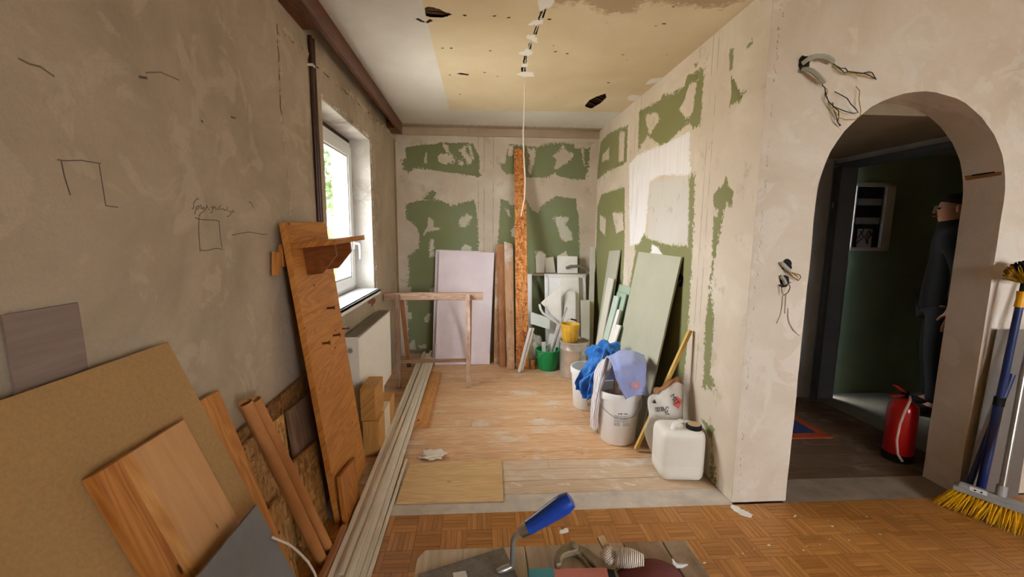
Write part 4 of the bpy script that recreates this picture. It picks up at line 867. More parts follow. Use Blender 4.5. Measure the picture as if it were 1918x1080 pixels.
# ---------------------------------------------------------------- cloths
def cloth_mat(name, cols, sc, ax=2, wave=0):
    m, nt, b = newmat(name); q = N(nt); tc = q.node('TexCoord').outputs['UV' if wave else 'Object']
    if wave:
        sx = q.node('SeparateXYZ'); q.set(sx.inputs[0], tc); f = q.math('ABSOLUTE', q.math('SUBTRACT', q.math('FRACT', q.math('MULTIPLY', sx.outputs[0], sc)), .5)); f = q.math('MULTIPLY', f, 2.0)
    else: f = q.noise(tc, sc, 4, .6)
    q.set(b.inputs['Base Color'], q.ramp(f, [(p, lin(c)) for p, c in cols])); b.inputs['Roughness'].default_value = .85; b.inputs['Sheen Weight'].default_value = .2
    q.set(b.inputs['Normal'], q.bump(q.noise(tc, 70, 3), .3, .003)); return m
def drape(name, ctrl, nu, nv, amp, fr_, seed, mat, parent=None, solid=.003, uvs=(1, 1)):
    """ctrl: rows of 3D control points -> smooth sheet with folds"""
    rows_ = len(ctrl); cols_ = len(ctrl[0])
    def cr_(p0, p1, p2, p3, t): return .5*((2*p1)+(-p0+p2)*t+(2*p0-5*p1+4*p2-p3)*t*t+(-p0+3*p1-3*p2+p3)*t**3)
    def spl(ps, t):
        k = len(ps)-1; x = t*k; i = min(int(x), k-1); return cr_(ps[max(i-1, 0)], ps[i], ps[i+1], ps[min(i+2, k)], x-i)
    def P(u, v): return spl([spl(r, u) for r in ctrl], v)
    def Q(u, v):
        p = P(u, v); e = .01; n_ = (P(min(u+e, 1), v)-P(max(u-e, 0), v)).cross(P(u, min(v+e, 1))-P(u, max(v-e, 0)))
        n_ = n_.normalized() if n_.length > 1e-9 else V((0, -1, 0))
        w = amp*(math.sin(u*fr_*6.283+2.5*mnoise.noise(V((u*2, v*2, seed))))*.5+mnoise.noise(V((u*fr_*1.3, v*3, seed+4)))+.5*mnoise.noise(V((u*9, v*9, seed+9))))
        return p+n_*w
    mb = MB().grid(Q, nu, nv); o = mb.build(name, mat, parent, smooth=True, solid=solid, ang=180)
    uv = o.data.uv_layers.new(name='UVMap')
    for li, l in enumerate(o.data.loops): i = l.vertex_index; uv.data[li].uv = ((i % nu)/(nu-1)*uvs[0], (i//nu)/(nv-1)*uvs[1])
    return o, P
M_lil = cloth_mat('lilac_towel', [(.0, '#7f8fce'), (.55, '#9aa6d8'), (1, '#b3bbdf')], 9)
tw = root('towel', (1.03, 2.64, .34), 'lilac towel with a pink round emblem draped over the white bucket', 'towel')
def yp(x, y, d): return YW(x, y, d)
front = [[yp(1137,668,2.86), yp(1158,658,2.86), yp(1180,656,2.84), yp(1207,664,2.81)],
         [yp(1147,682,2.62), yp(1163,680,2.58), yp(1185,678,2.58), yp(1211,680,2.64)],
         [yp(1152,705,2.57), yp(1168,705,2.545), yp(1190,704,2.545), yp(1211,706,2.60)],
         [yp(1162,728,2.555), yp(1175,730,2.54), yp(1193,728,2.54), yp(1213,728,2.585)],
         [yp(1172,748,2.55), yp(1180,743,2.535), yp(1197,739,2.535), yp(1217,742,2.58)]]
tf, PF = drape('front_flap', front, 40, 40, .006, 2.2, 2, M_lil, tw)
back = [[front[0][0], front[0][1], front[0][2], front[0][3]], [p+V((.0, .04, -.12)) for p in front[0]], [p+V((.0, .05, -.24)) for p in front[0]]]
drape('back_flap', back, 24, 20, .008, 2, 5, M_lil, tw)
ec = PF(.62, .66); e1 = (PF(.64, .66)-PF(.60, .66)).normalized(); e2 = (PF(.62, .68)-PF(.62, .64)).normalized(); en = e1.cross(e2).normalized()
if en.y > 0: en = -en
for k, (ra_, rb_, mt) in enumerate(((.0, .018, paint('emblem_rose', '#d3a3a8', .8, .1)), (.022, .026, paint('emblem_pink', '#e2a0a6', .8, .1)), (.029, .032, paint('emblem_pink', '#e2a0a6', .8, .1)))):
    mb = MB(); nn_ = 28
    for i in range(nn_):
        a0, a1 = 6.2832*i/nn_, 6.2832*(i+1)/nn_; pt = lambda r_, a: ec+en*.0105+(e1*math.cos(a)+e2*math.sin(a))*r_
        mb.add([pt(ra_, a0), pt(rb_, a0), pt(rb_, a1), pt(ra_, a1)], [(0, 1, 2, 3)])
    mb.build('emblem', mt, tf, solid=.001)
# what the towel hangs on: a stick standing in the bucket
tag(MB().bar((.965, 2.76, .317), YW(1157, 664, 2.83), .03, .02, (0, 1, 0)).build('mixing_stick', M_lumberw, None, grain=(0,0,1), bevel=.002), 'pale wooden stick standing in the large white bucket under the towel', 'stick')
M_str = cloth_mat('striped_cloth', [(.0, '#8d8796'), (.35, '#b9b3bc'), (.5, '#e2dcdc'), (1, '#efe8e4')], 16, wave=1)
cl = [[yp(1150,664,2.92), yp(1138,668,2.90), yp(1128,676,2.92)], [yp(1146,684,2.80), yp(1130,690,2.76), yp(1116,690,2.86)], [yp(1140,702,2.74), yp(1125,708,2.68), yp(1112,712,2.86)], [yp(1128,725,2.72), yp(1120,738,2.68), yp(1110,745,2.84)], [yp(1122,765,2.70), yp(1116,772,2.70), yp(1108,780,2.84)], [yp(1120,800,2.72), yp(1114,806,2.74), yp(1106,798,2.90)]]
o, _ = drape('striped_cloth', cl, 40, 60, .012, 2.5, 7, M_str, None, .003, (1, 1)); tag(o, 'grey and white striped cloth hanging beside the large white bucket', 'cloth')
M_tarp = cloth_mat('blue_tarp', [(.2, '#0f4f9e'), (.5, '#1f72c4'), (.8, '#5a9fdc')], 12)
tb = [[yp(1150,654,3.10), yp(1130,657,3.12), yp(1112,668,3.14)], [yp(1140,672,2.98), yp(1122,678,2.96), yp(1098,684,3.08)], [yp(1128,694,2.94), yp(1110,700,2.98), yp(1086,706,3.10)], [yp(1118,716,2.96), yp(1102,722,3.03), yp(1079,712,3.14)], [yp(1114,738,3.0), yp(1098,748,3.08), yp(1082,728,3.16)]]
o, _ = drape('blue_tarpaulin', tb, 60, 60, .03, 3.2, 11, M_tarp, None, .003); tag(o, 'crumpled bright blue tarpaulin thrown over the bucket marked 25 kg', 'tarpaulin')
tag(crumple('tarpaulin_bundle', (1.02, 3.18, .46), .13, (1.1, .8, .85), M_tarp, 5, .5), 'bunched dark blue tarpaulin lump behind the lilac towel', 'tarpaulin')
# ---------------------------------------------------------------- boards leaning on the right wall
def rq(name, pts, t, mat, label, xt=RX-.006, cat='board', group='plasterboard offcuts on the right wall', zb=.003, xb=None):
    """board on the right wall: first two px at x=xt, lower two at x=xb (or floor)"""
    a, b = XW(*pts[0], xt-t), XW(*pts[1], xt-t)
    if xb is None: c, d_ = FL(*pts[2], zb), FL(*pts[3], zb); x_ = (c.x+d_.x)/2; c.x = d_.x = x_
    else: c, d_ = XW(*pts[2], xb), XW(*pts[3], xb)
    k = max(c.z, d_.z)
    n = (b-a).cross(d_-a).normalized()
    if n.x > 0: n = -n
    return tag(MB().prism([a, b, c, d_], -n*t).build(name, mat, None, grain=(0,0,1), bevel=.0008), label, cat, group)
def rboard(name, tl, tr, xb, t, mat, label, xt=RX-.006, group='plasterboard offcuts on the right wall'):
    """tl,tr px of the top edge; straight down to the floor at x = xb"""
    a, b = XW(*tl, xt-t), XW(*tr, xt-t); b.z = b.z; c, d_ = V((xb, b.y, .004)), V((xb, a.y, .004))
    n = (b-a).cross(d_-a).normalized()
    if n.x > 0: n = -n
    return tag(MB().prism([a, b, c, d_], -n*t).build(name, mat, None, grain=(0,0,1), bevel=.0008), label, 'board', group)
rboard('plasterboard_sheet', (1196, 471), (1276, 481), 1.125, .0125, M_olive, 'large pale green plasterboard sheet leaning on the right wall', group=None)
rboard('plasterboard_offcut', (1141, 470), (1161, 468), 1.20, .0125, M_olive, 'tall green plasterboard offcut standing next to the corner')
rboard('plasterboard_offcut', (1139, 519), (1149, 522), 1.13, .0125, M_dry, 'beige plasterboard offcut leaning in front of the tallest green one', xt=RX-.07)
rboard('plasterboard_offcut', (1160, 532), (1181, 538), 1.17, .0125, M_mint, 'mint plasterboard offcut closest to the large pale sheet', xt=RX-.006)
rboard('plasterboard_offcut', (1156, 546), (1173, 551), 1.13, .0125, M_mint, 'mint plasterboard offcut second from the large pale sheet', xt=RX-.042)
rboard('plasterboard_offcut', (1150, 553), (1159, 555), 1.085, .0125, paint('drywall_light_mint', '#c2d3c4', .85, .05, 7, .1), 'narrow light mint offcut in front of the other mint ones', xt=RX-.075)
rboard('plasterboard_offcut', (1156, 579), (1161, 580), 1.05, .0125, M_core, 'thin white-edged offcut shorter than the light mint one', xt=RX-.11)
rboard('plasterboard_offcut', (1154, 607), (1162, 609), 1.015, .0125, M_core, 'shortest white offcut of the row above the blue tarpaulin', xt=RX-.145)
hx = XW(1275, 525, RX-.001); mb = MB(); pts = [hx+V((0, .034*math.cos(a)*(1+.15*math.sin(3*a)), .045*math.sin(a))) for a in [i*.4488 for i in range(14)]]
jb = root('socket_hole', hx+V((0, 0, -.05)), 'black plate painted as the dark of a socket hole with loose wires in the right wall beside the large sheet', 'wall box')
MB().prism(pts, (-.0015, 0, 0)).build('opening', M_dark, jb)  # flat black plate stands in for the shade inside the hole
MB().tube([hx+V((-.002, .01, .01)), hx+V((-.03, -.01, -.03)), hx+V((-.035, -.03, -.02)), hx+V((-.02, -.045, .01))], .002, 6).tube([hx+V((-.002, -.01, 0)), hx+V((-.02, .03, -.045)), hx+V((-.03, .05, -.06))], .002, 6).build('wires', M_wire_k, jb, smooth=True)
a, b = V((1.045, 2.55, .012)), XW(1293, 618, 1.338)
tag(MB().bar(a, b, .024, .022, (1, 0, 0)).build('yellow_batten', wood('yellow_lath', '#bf9440', '#dcb968', '#8e6728', .6, 0), None, grain=b-a, bevel=.0015), 'thin yellowish wooden batten leaning on the wall beside the paper sack', 'batten')
# ---------------------------------------------------------------- paper sack
sk = root('paper_sack', (1.2, 2.58, 0), 'half-empty white paper sack with black print and pink square, folded open', 'sack')
M_paper = paint('sack_paper', '#dedad4', .75, .05, 6, .5, 26)
sp = [[yp(1224,738,2.475), yp(1244,730,2.475), yp(1266,715,2.475), yp(1277,722,2.48)], [yp(1213,750,2.46), yp(1235,752,2.445), yp(1258,742,2.45), yp(1281,745,2.465)], [yp(1216,782,2.455), yp(1238,784,2.44), yp(1260,782,2.44), yp(1284,782,2.455)], [yp(1208,812,2.46), yp(1230,818,2.44), yp(1258,818,2.435), yp(1286,814,2.45)], [FL(1211,838,.012), FL(1238,858,.006), FL(1268,866,.004), FL(1294,858,.01)]]
for p in sp[4]: p.y = min(p.y, 2.475)
for r in sp:
    for p in r: p.x = min(p.x, RX-.065)
of, PS = drape('front_face', sp, 40, 50, .007, 2.2, 21, M_paper, sk, .002)
bp = [[p+V((.012, .012, .0)) for p in r] for r in sp]
for r, s_ in zip(bp, (.012, .018, .022, .022, .02)):
    for p in r: p += V((.01, s_, 0)); p.x = min(p.x, RX-.04)
drape('rear_face', bp, 24, 30, .006, 2, 25, M_paper, sk, .002)
def side(rows_a, rows_b, name):
    drape(name, [[a_, (a_+b_)/2+V((0, 0, 0)), b_] for a_, b_ in zip(rows_a, rows_b)], 12, 30, .004, 1, 27, M_paper, sk, .002)
side([r[0] for r in sp], [r[0] for r in bp], 'gusset'); side([r[3] for r in sp], [r[3] for r in bp], 'gusset')
inn = [[p+V((0, .012, -.004)) for p in sp[0]], [p+V((0, .03, -.02)) for p in sp[0]]]
drape('kraft_lining', [sp[0], [p+V((.005, .015, .03)) for p in sp[0]], bp[0]], 24, 14, .012, 3, 29, paint('kraft', '#a5764f', .8, .15, 20, .4), sk, .002)
def onsack(u, v): 
    p = PS(u, v); du = (PS(u+.02, v)-PS(u-.02, v)).normalized(); dv = (PS(u, v+.02)-PS(u, v-.02)).normalized(); n_ = du.cross(dv).normalized()
    if n_.y > 0: n_ = -n_
    return p+n_*.013, du, dv, n_
def sacktext(s, u, v, size, ang):
    p, du, dv, n_ = onsack(u, v); x = (du*math.cos(ang)+dv*math.sin(ang)).normalized(); y_ = n_.cross(x); return text(s, size, p, Matrix((x, y_, n_)).transposed(), of, M_ink)
sacktext('Sar', .40, .34, .048, 1.35); sacktext('MIT', .58, .22, .045, .95)
p, du, dv, n_ = onsack(.34, .40); mb = MB()
for k, w in enumerate((2, 1, 3, 1, 2, 1, 1, 3, 1, 2)): mb.obox(p-du*.030+du*.0052*k-dv*.022, du*.00055*w*1.3, dv*.016, n_*.0005)
mb.build('barcode', M_ink, of)
p, du, dv, n_ = onsack(.80, .32); MB().obox(p, (du+dv*.5).normalized()*.024, (dv-du*.5).normalized()*.030, n_*.0006).build('print_square', M_redp, of)
p, du, dv, n_ = onsack(.20, .24); MB().prism([p-du*.012+dv*.012, p+du*.014+dv*.010, p-du*.002-dv*.014], n_*.0008).build('print_arrow', M_ink, of)
# ---------------------------------------------------------------- jerrycan
jc = V((1.200, 2.297, 0)); jr = root('jerrycan', jc, 'translucent white plastic jerrycan with a black cap beside the pillar', 'jerrycan')
M_jer = paint('jerrycan_pe', '#e6e3da', .4, .03, 6, .05, 30, trans=0)
def rrect(hx_, hy_, r_, k=5): 
    o_ = []
    for cx_, cy2, a0 in ((hx_-r_, hy_-r_, 0), (-hx_+r_, hy_-r_, R90), (-hx_+r_, -hy_+r_, 2*R90), (hx_-r_, -hy_+r_, 3*R90)): o_ += [(cx_+r_*math.cos(a0+R90*i/k), cy2+r_*math.sin(a0+R90*i/k)) for i in range(k+1)]
    return o_
mb = MB(); lv = [(.0, .84), (.004, .90), (.02, .97), (.045, 1), (.085, 1), (.09, .992), (.095, 1), (.24, 1), (.262, .985), (.282, .94), (.292, .86), (.295, .7)]; vs = []; cnt = None
for z, s_ in lv: rr2 = rrect(.128*s_, .098*s_, .035*s_); cnt = len(rr2); vs += [jc+V((x*math.cos(-.08)-y*math.sin(-.08), x*math.sin(-.08)+y*math.cos(-.08), z+.001)) for x, y in rr2]
fs = [(j*cnt+i, j*cnt+(i+1) % cnt, (j+1)*cnt+(i+1) % cnt, (j+1)*cnt+i) for j in range(len(lv)-1) for i in range(cnt)]+[list(range(cnt-1, -1, -1)), list(range((len(lv)-1)*cnt, len(lv)*cnt))]
mb.add(vs, fs).build('body', M_jer, jr, smooth=True)
hz = .293
MB().tube([jc+V((-.06, -.04, hz-.004)), jc+V((-.052, -.03, hz+.018)), jc+V((-.03, -.015, hz+.028)), jc+V((.01, .01, hz+.028)), jc+V((.03, .025, hz+.018)), jc+V((.036, .03, hz-.004))], .013, 10).build('handle', M_jer, jr, smooth=True)
cpos = jc+V((.070, -.035, hz-.012)); MB().lathe([(.036, 0), (.036, .012), (.043, .013), (.043, .036), (.039, .040), (0, .040)], cpos, 24).build('cap', M_dark, jr, smooth=True)
MB().lathe([(.036, .0402), (.036, .042), (0, .0425)], cpos, 20).build('cap_top', paint('cap_beige', '#b79a7a', .6, .1), jr, smooth=True)
# ---------------------------------------------------------------- pull cord from the ceiling
e0 = FL(983, 147, CZ); pc_ = [e0+V((0, 0, .0))]+[YW(x, y, 3.24) for x, y in ((982, 200), (980, 250), (982, 310), (984, 340), (982, 375), (976, 404))]
tag(MB().tube(pc_, .0045, 6).build('hanging_cable', M_wire_w, None, smooth=True), 'thin white cable hanging from the ceiling slot', 'cable')
# ---------------------------------------------------------------- wall boxes with wires on the arch wall
def wallbox(name, holes, label):
    c = YW(holes[0][0], holes[0][1], AY); rt_ = root(name, c, label, 'wall box')
    for i, (x, y, rx_, rz_) in enumerate(holes):
        c = YW(x, y, AY-.0005); rd = random.Random(i+int(x)); MB().prism([c+V((rx_*math.cos(a)*rd.uniform(.85, 1.15), 0, rz_*math.sin(a)*rd.uniform(.85, 1.15))) for a in [k*.393 for k in range(16)]], (0, -.0015, 0)).build('opening', M_dark, rt_)  # black plates on the wall face, coloured as the darkness of a recess
    return rt_
def wires(parent, pts, r_, mat, name='wire', d0=.006, bulge=.02):
    P = []
    for i, (x, y) in enumerate(pts): t = i/(len(pts)-1); P.append(YW(x, y, AY-d0-bulge*math.sin(math.pi*t*.9)))
    return MB().tube(P, r_, 6).build(name, mat, parent, smooth=True)
c6 = lambda pts: cp(1480, 90, 6.75, pts)
b1 = wallbox('junction_box', [(1506, 118, .028, .034)], 'black plate painted as a dark wall opening with two grey conduits and loose wires above the arch')
wires(b1, c6([(150,195),(200,160),(260,120),(330,100),(400,98),(460,110),(510,140),(540,170)]), .011, M_conduit, 'conduit', .012, .03)
wires(b1, c6([(150,275),(210,270),(280,290),(340,340),(390,390),(425,430)]), .011, M_conduit, 'conduit', .012, .03)
for pts, mt in (([(530,185),(600,240),(660,290),(690,315),(740,295),(830,305),(940,320),(1010,350),(1090,395)], M_wire_k), ([(540,200),(640,255),(700,255),(725,290),(760,300),(900,320),(1000,300),(1035,310),(1080,385)], M_wire_k), ([(540,220),(570,265),(640,305),(690,335),(740,310),(820,320),(880,350),(990,350),(1060,380)], M_wire_y),
                ([(420,430),(405,470),(440,500),(450,600),(490,680),(560,750),(610,790),(615,860),(600,930),(630,985)], M_wire_k), ([(440,500),(470,530),(460,620),(500,720),(570,800),(620,880),(700,905),(820,905),(880,860),(895,800),(870,650),(880,540),(830,485)], M_wire_y),
                ([(450,560),(480,670),(560,745),(700,800),(800,825),(860,815),(830,770),(770,710),(720,635),(640,590),(562,550)], M_wire_k), ([(540,690),(540,760),(580,850),(600,940),(640,975)], M_wire_b)):
    wires(b1, c6(pts), .0022, mt)
c7 = lambda pts: cp(1440, 470, 6.35, pts)
b2 = wallbox('switch_box', [(1474, 497, .026, .032), (1470, 526, .024, .03)], 'two black plates painted as a dark switch opening with looped wires on the pillar')
wires(b2, c7([(150,140),(200,190),(245,235)]), .010, M_conduit, 'conduit', .008, .01)
wires(b2, c7([(150,300),(180,340),(200,390)]), .010, M_conduit, 'conduit', .008, .01)
for pts, mt in (([(165,210),(230,260),(290,310),(350,350),(380,315),(370,285),(330,270),(270,260)], M_wire_b), ([(180,220),(260,250),(320,265),(350,310),(340,335),(290,310),(250,260)], M_wire_y), ([(150,390),(155,480),(175,525),(230,490),(255,430),(240,400)], M_wire_b), ([(120,400),(160,430),(220,395),(260,370)], M_wire_k)):
    wires(b2, c7(pts), .0022, mt)
wires(b2, c7([(210,500),(205,600),(195,740)]), .004, M_wire_w, 'cable', .003, .0); wires(b2, c7([(235,680),(235,760),(250,850),(290,920),(330,970),(370,1000)]), .0035, M_wire_w, 'cable', .003, .006); wires(b2, c7([(165,530),(160,640),(140,760),(95,860)]), .003, paint('cable_beige', '#c4b5a0', .6, .05), 'cable', .002, .0)
# ---------------------------------------------------------------- hall things
fb = root('fuse_box', (3.395, 3.45, 1.3), 'open fuse box with white frame and wiring on the green hall wall', 'fuse box')
fx0, fx1, fz0_, fz1_ = 3.22, 3.575, 1.30, 1.88
MB().box((fx0, 3.44, fz0_), (fx0+.012, 3.468, fz1_)).box((fx1-.085, 3.44, fz0_), (fx1, 3.468, fz1_)).box((fx0, 3.44, fz0_), (fx1, 3.468, fz0_+.03)).box((fx0, 3.44, fz1_-.035), (fx1, 3.468, fz1_)).build('frame', paint('fuse_frame', '#cfc3b2', .6, .1, 12), fb, bevel=.003)
MB().box((fx0+.01, 3.464, fz0_+.02), (fx1-.08, 3.469, fz1_-.03)).build('backplate', paint('fuse_dark', '#2a2a27', .7, .2), fb)
for z in (1.72, 1.56):
    for k in range(9): MB().box((fx0+.03+k*.024, 3.445, z-.03), (fx0+.052+k*.024, 3.464, z+.025)).build('breaker', paint('breaker_grey', '#9c9a90', .5, .08), fb, bevel=.002)
mb = MB(); rd = random.Random(4)
for k in range(14):
    x = fx0+.03+rd.random()*.2; z = rd.choice((1.80, 1.42, 1.47, 1.64)); mb.tube([(x, 3.455, z+.05), (x+rd.uniform(-.05, .05), 3.45, z), (x+rd.uniform(-.06, .06), 3.455, z-.06)], .004, 6)
mb.build('wiring', M_wire_k, fb, smooth=True)
MB().box((fx0+.07, 3.455, 1.33), (fx0+.2, 3.463, 1.49)).build('meter_card', paint('meter_card', '#b9aeb0', .6, .08), fb)
ec_ = V((2.70, 2.375, 0)); ex = root('fire_extinguisher', ec_, 'red fire extinguisher with a pale hose behind the arch jamb', 'fire extinguisher')
M_red = paint('extinguisher_red', '#c4140f', .3, .06, 6, .02, coat=.4)
MB().lathe([(.070, .001), (.078, .005), (.078, .05), (.074, .055)], ec_, 28).build('base_ring', M_dark, ex, smooth=True)
MB().lathe([(.0, .02), (.075, .02), (.076, .33), (.07, .365), (.05, .39), (.025, .40), (.02, .415), (0, .415)], ec_, 32).build('cylinder', M_red, ex, smooth=True)
MB().lathe([(.02, .41), (.022, .44), (.014, .46), (0, .46)], ec_, 16).build('valve', M_dark, ex, smooth=True)
MB().bar(ec_+V((0, 0, .445)), ec_+V((-.11, -.03, .505)), .022, .006).bar(ec_+V((0, 0, .43)), ec_+V((-.12, -.02, .435)), .02, .006).build('lever', M_red, ex)
MB().tube([ec_+V((.01, -.02, .43)), ec_+V((-.03, -.06, .42)), ec_+V((-.065, -.07, .36)), ec_+V((-.082, -.065, .27)), ec_+V((-.084, -.06, .16)), ec_+V((-.07, -.065, .07)), ec_+V((-.05, -.08, .03))], .007, 8).build('hose', paint('hose_pale', '#d8b6ae', .5, .05), ex, smooth=True)
mt_ = root('doormat', (2.2, 2.88, 0), 'orange-red doormat with a dark blue centre on the hall floor', 'mat')
MB().box((1.88, 2.66, .0005), (2.52, 3.12, .008)).build('border', paint('mat_orange', '#a5421c', .9, .15, 30, .4), mt_); MB().box((1.95, 2.73, .0081), (2.45, 3.05, .010)).build('centre', paint('mat_blue', '#1f2f66', .9, .15, 30, .4), mt_)
# ---------------------------------------------------------------- person in the hall, side-on, facing the doorway
def skin(name, joints, edges, mat, parent, sub=2, base=V()):
    me = bpy.data.meshes.new(name); me.from_pydata([tuple(V(j[0])) for j in joints], edges, []); me.materials.append(mat)
    o = bpy.data.objects.new(name, me); md = o.modifiers.new('skin', 'SKIN'); md.use_smooth_shade = True; md2 = o.modifiers.new('sub', 'SUBSURF'); md2.levels = md2.render_levels = sub
    sv = me.skin_vertices[0].data
    for i, j in enumerate(joints): sv[i].radius = (j[1], j[2] if len(j) > 2 else j[1])
    sv[0].use_root = True; reg(o, parent, base); return o
pb = V((3.685, 3.055, 0)); pe = root('person', pb, 'person in dark clothes and glasses standing in the dim room behind the arch', 'person')
pe.rotation_euler = (0, 0, math.radians(-132))    # local -Y is forwards
M_skin = paint('skin', '#b88468', .55, .05, 10, .05); M_jack = paint('jacket_black', '#101013', .85, .2, 20, .3); M_trou = paint('trousers_dark', '#16181d', .85, .15, 20, .2); M_hair = paint('hair_dark', '#17120f', .7, .2, 40, .4)
J = [((0, 0, .95), .105, .09), ((0, .0, 1.12), .125, .10), ((0, -.005, 1.30), .15, .11), ((0, .0, 1.43), .12, .085), ((0, -.01, 1.50), .055), ((0, -.025, 1.56), .065, .08), ((0, -.02, 1.63), .078, .095), ((0, -.012, 1.69), .07, .088), ((0, -.01, 1.725), .045, .055)]
E_ = [(i, i+1) for i in range(8)]
for s_ in (-1, 1):
    k = len(J); J += [((s_*.18, .0, 1.40), .062), ((s_*.215, .05, 1.14), .045), ((s_*.21, .03, .92), .034), ((s_*.205, .02, .85), .04, .022), ((s_*.20, .015, .79), .03, .018)]; E_ += [(3, k), (k, k+1), (k+1, k+2), (k+2, k+3), (k+3, k+4)]
    kk = k+3
    for fx_, fl_ in ((-.025, .075), (-.008, .085), (.010, .08), (.026, .065)):
        m_ = len(J); J += [((s_*.20+fx_*.35, .015+fx_*.8, .775), .009), ((s_*.20+fx_*.35, .01+fx_, .775-fl_*.5), .008), ((s_*.195+fx_*.3, .012+fx_, .775-fl_), .007)]; E_ += [(k+4, m_), (m_, m_+1), (m_+1, m_+2)]
    m_ = len(J); J += [((s_*.185, -.025, .82), .011), ((s_*.18, -.045, .785), .009)]; E_ += [(kk, m_), (m_, m_+1)]
    k = len(J); J += [((s_*.085, 0, .86), .08), ((s_*.10, -.015, .50), .06), ((s_*.10, .015, .26), .052), ((s_*.10, .02, .09), .04), ((s_*.105, -.05, .045), .042, .035), ((s_*.11, -.14, .035), .036, .026)]; E_ += [(0, k), (k, k+1), (k+1, k+2), (k+2, k+3), (k+3, k+4), (k+4, k+5)]
skin('body', J, E_, M_skin, pe, 2, pb)
jk = [((0, 0, .78), .165, .15), ((0, 0, .95), .165, .15), ((0, 0, 1.12), .16, .14), ((0, -.005, 1.30), .175, .135), ((0, .0, 1.43), .14, .105), ((0, -.012, 1.50), .08, .085), ((0, -.03, 1.575), .08, .098)]; je = [(i, i+1) for i in range(6)]
for s_ in (-1, 1): k = len(jk); jk += [((s_*.185, .0, 1.40), .082), ((s_*.22, .05, 1.14), .064), ((s_*.212, .03, .92), .05)]; je += [(4, k), (k, k+1), (k+1, k+2)]
skin('jacket', jk, je, M_jack, pe, 2, pb)
tj = [((0, 0, .94), .14, .115)]; te = []
for s_ in (-1, 1): k = len(tj); tj += [((s_*.09, 0, .84), .11), ((s_*.10, -.015, .50), .078), ((s_*.10, .015, .26), .07), ((s_*.10, .02, .10), .066)]; te += [(0, k), (k, k+1), (k+1, k+2), (k+2, k+3)]
skin('trousers', tj, te, M_trou, pe, 2, pb)
for s_ in (-1, 1): skin('shoe', [((s_*.10, .03, .06), .05, .05), ((s_*.105, -.05, .05), .05, .042), ((s_*.11, -.16, .04), .046, .034)], [(0, 1), (1, 2)], M_dark, pe, 2, pb)
def local(mb, name, mat, parent): 
    for i, v in enumerate(mb.v): mb.v[i] = v+pb
    return mb.build(name, mat, parent, smooth=True, ang=60)
mb = MB(); mb.grid(lambda u, v: V((.088*math.sin(u*6.283)*math.sin(.1+v*1.45), .012+.108*math.cos(u*6.283)*math.sin(.1+v*1.45), 1.665+.094*math.cos(.1+v*1.45)+(.03*max(0, -math.cos(u*6.283))*v))), 28, 12); local(mb, 'hair', M_hair, pe)
mb = MB()
for s_ in (-1, 1): mb.tube([V((s_*.034+.026*math.cos(a), -.112, 1.645+.02*math.sin(a))) for a in [i*.3927 for i in range(16)]], .0022, 5, closed=True); mb.tube([V((s_*.062, -.108, 1.65)), V((s_*.085, -.04, 1.652)), V((s_*.084, .02, 1.645))], .002, 5)
mb.tube([V((-.01, -.114, 1.65)), V((.01, -.114, 1.65))], .002, 5); local(mb, 'glasses', M_steel, pe)
mb = MB().lathe([(0, -.012), (.010, -.008), (.012, 0), (.008, .012), (.004, .035)], (0, -.118, 1.62), 10); local(mb, 'nose', M_skin, pe)
mb = MB()
for s_ in (-1, 1): local(MB().lathe([(0, -.01), (.010, -.004), (.011, .004), (0, .01)], (s_*.034, -.098, 1.645), 10), 'eye', M_dark, pe)
pass
mb = MB()
for s_ in (-1, 1): local(MB().lathe([(0, -.03), (.012, -.022), (.016, .01), (.010, .03), (0, .033)], (s_*.086, .0, 1.635), 10), 'ear', M_skin, pe)
mb = MB().lathe([(0, -.006), (.022, -.003), (.024, .002), (0, .006)], (0, -.105, 1.585), 12); local(mb, 'mouth', paint('lips', '#8d5348', .6, .05), pe)
# ---------------------------------------------------------------- broom, brush and metal sheet right of the arch
hA, hB = V((2.52, 1.915, .125)), V((2.74, 1.53, .125)); hd_ = (hB-hA).normalized(); hs = V((hd_.y, -hd_.x, 0)); hs = hs if hs.y < 0 else -hs
br = root('push_broom', (hA+hB)/2*V((1, 1, 0)) if False else V((2.63, 1.72, 0)), 'push broom with yellow bristles, grey head and aluminium handle beside the arch', 'broom')
M_bh = paint('broom_grey', '#9c9c9a', .45, .08, 8, .1)
MB().obox((hA+hB)/2+V((0, 0, -.008)), (hB-hA)/2, hs*.03, V((0, 0, .012))).obox((hA+hB)/2+V((0, 0, .01)), (hB-hA)*.46, hs*.018, V((0, 0, .012))).build('head', M_bh, br, bevel=.005)
tp = YW(1935, 600, 1.88); bs = hA.lerp(hB, .36)+V((0, 0, .02))
MB().tube([bs, bs.lerp(tp, .06)], .02, 14).build('socket', M_bh, br, smooth=True)
MB().tube([bs, bs.lerp(tp, 1.25)], .0125, 14).build('handle', M_alu, br, smooth=True)
c_ = hA.lerp(hB, .2)+V((0, 0, .013))+hs*.019; MB().obox(c_, hd_*.03, hs*.001, V((0, 0, .013))).build('label_plate', M_white, br); 
MB().obox(c_-hd_*.011+hs*.0012, hd_*.004, hs*.0004, V((0, 0, .004))).obox(c_+hd_*.011+hs*.0012, hd_*.004, hs*.0004, V((0, 0, .004))).build('screw', M_dark, br)
mb = MB(); rd = random.Random(12)
for k in range(30):
    for w in (-1, 0, 1):
        for j in range(5):
            b0 = hA.lerp(hB, (k+.5)/30)+hs*w*.02+V((0, 0, -.018)); sp_ = (k/29-.5)*.10
            tip = b0+hd_*(sp_+rd.uniform(-.018, .018))+hs*(w*.018+.02+rd.uniform(-.012, .012)); tip.z = rd.uniform(.003, .016); mb.tube([b0, b0.lerp(tip, .5)+V((0, 0, .002)), tip], [.0035, .003, .0015], 4)
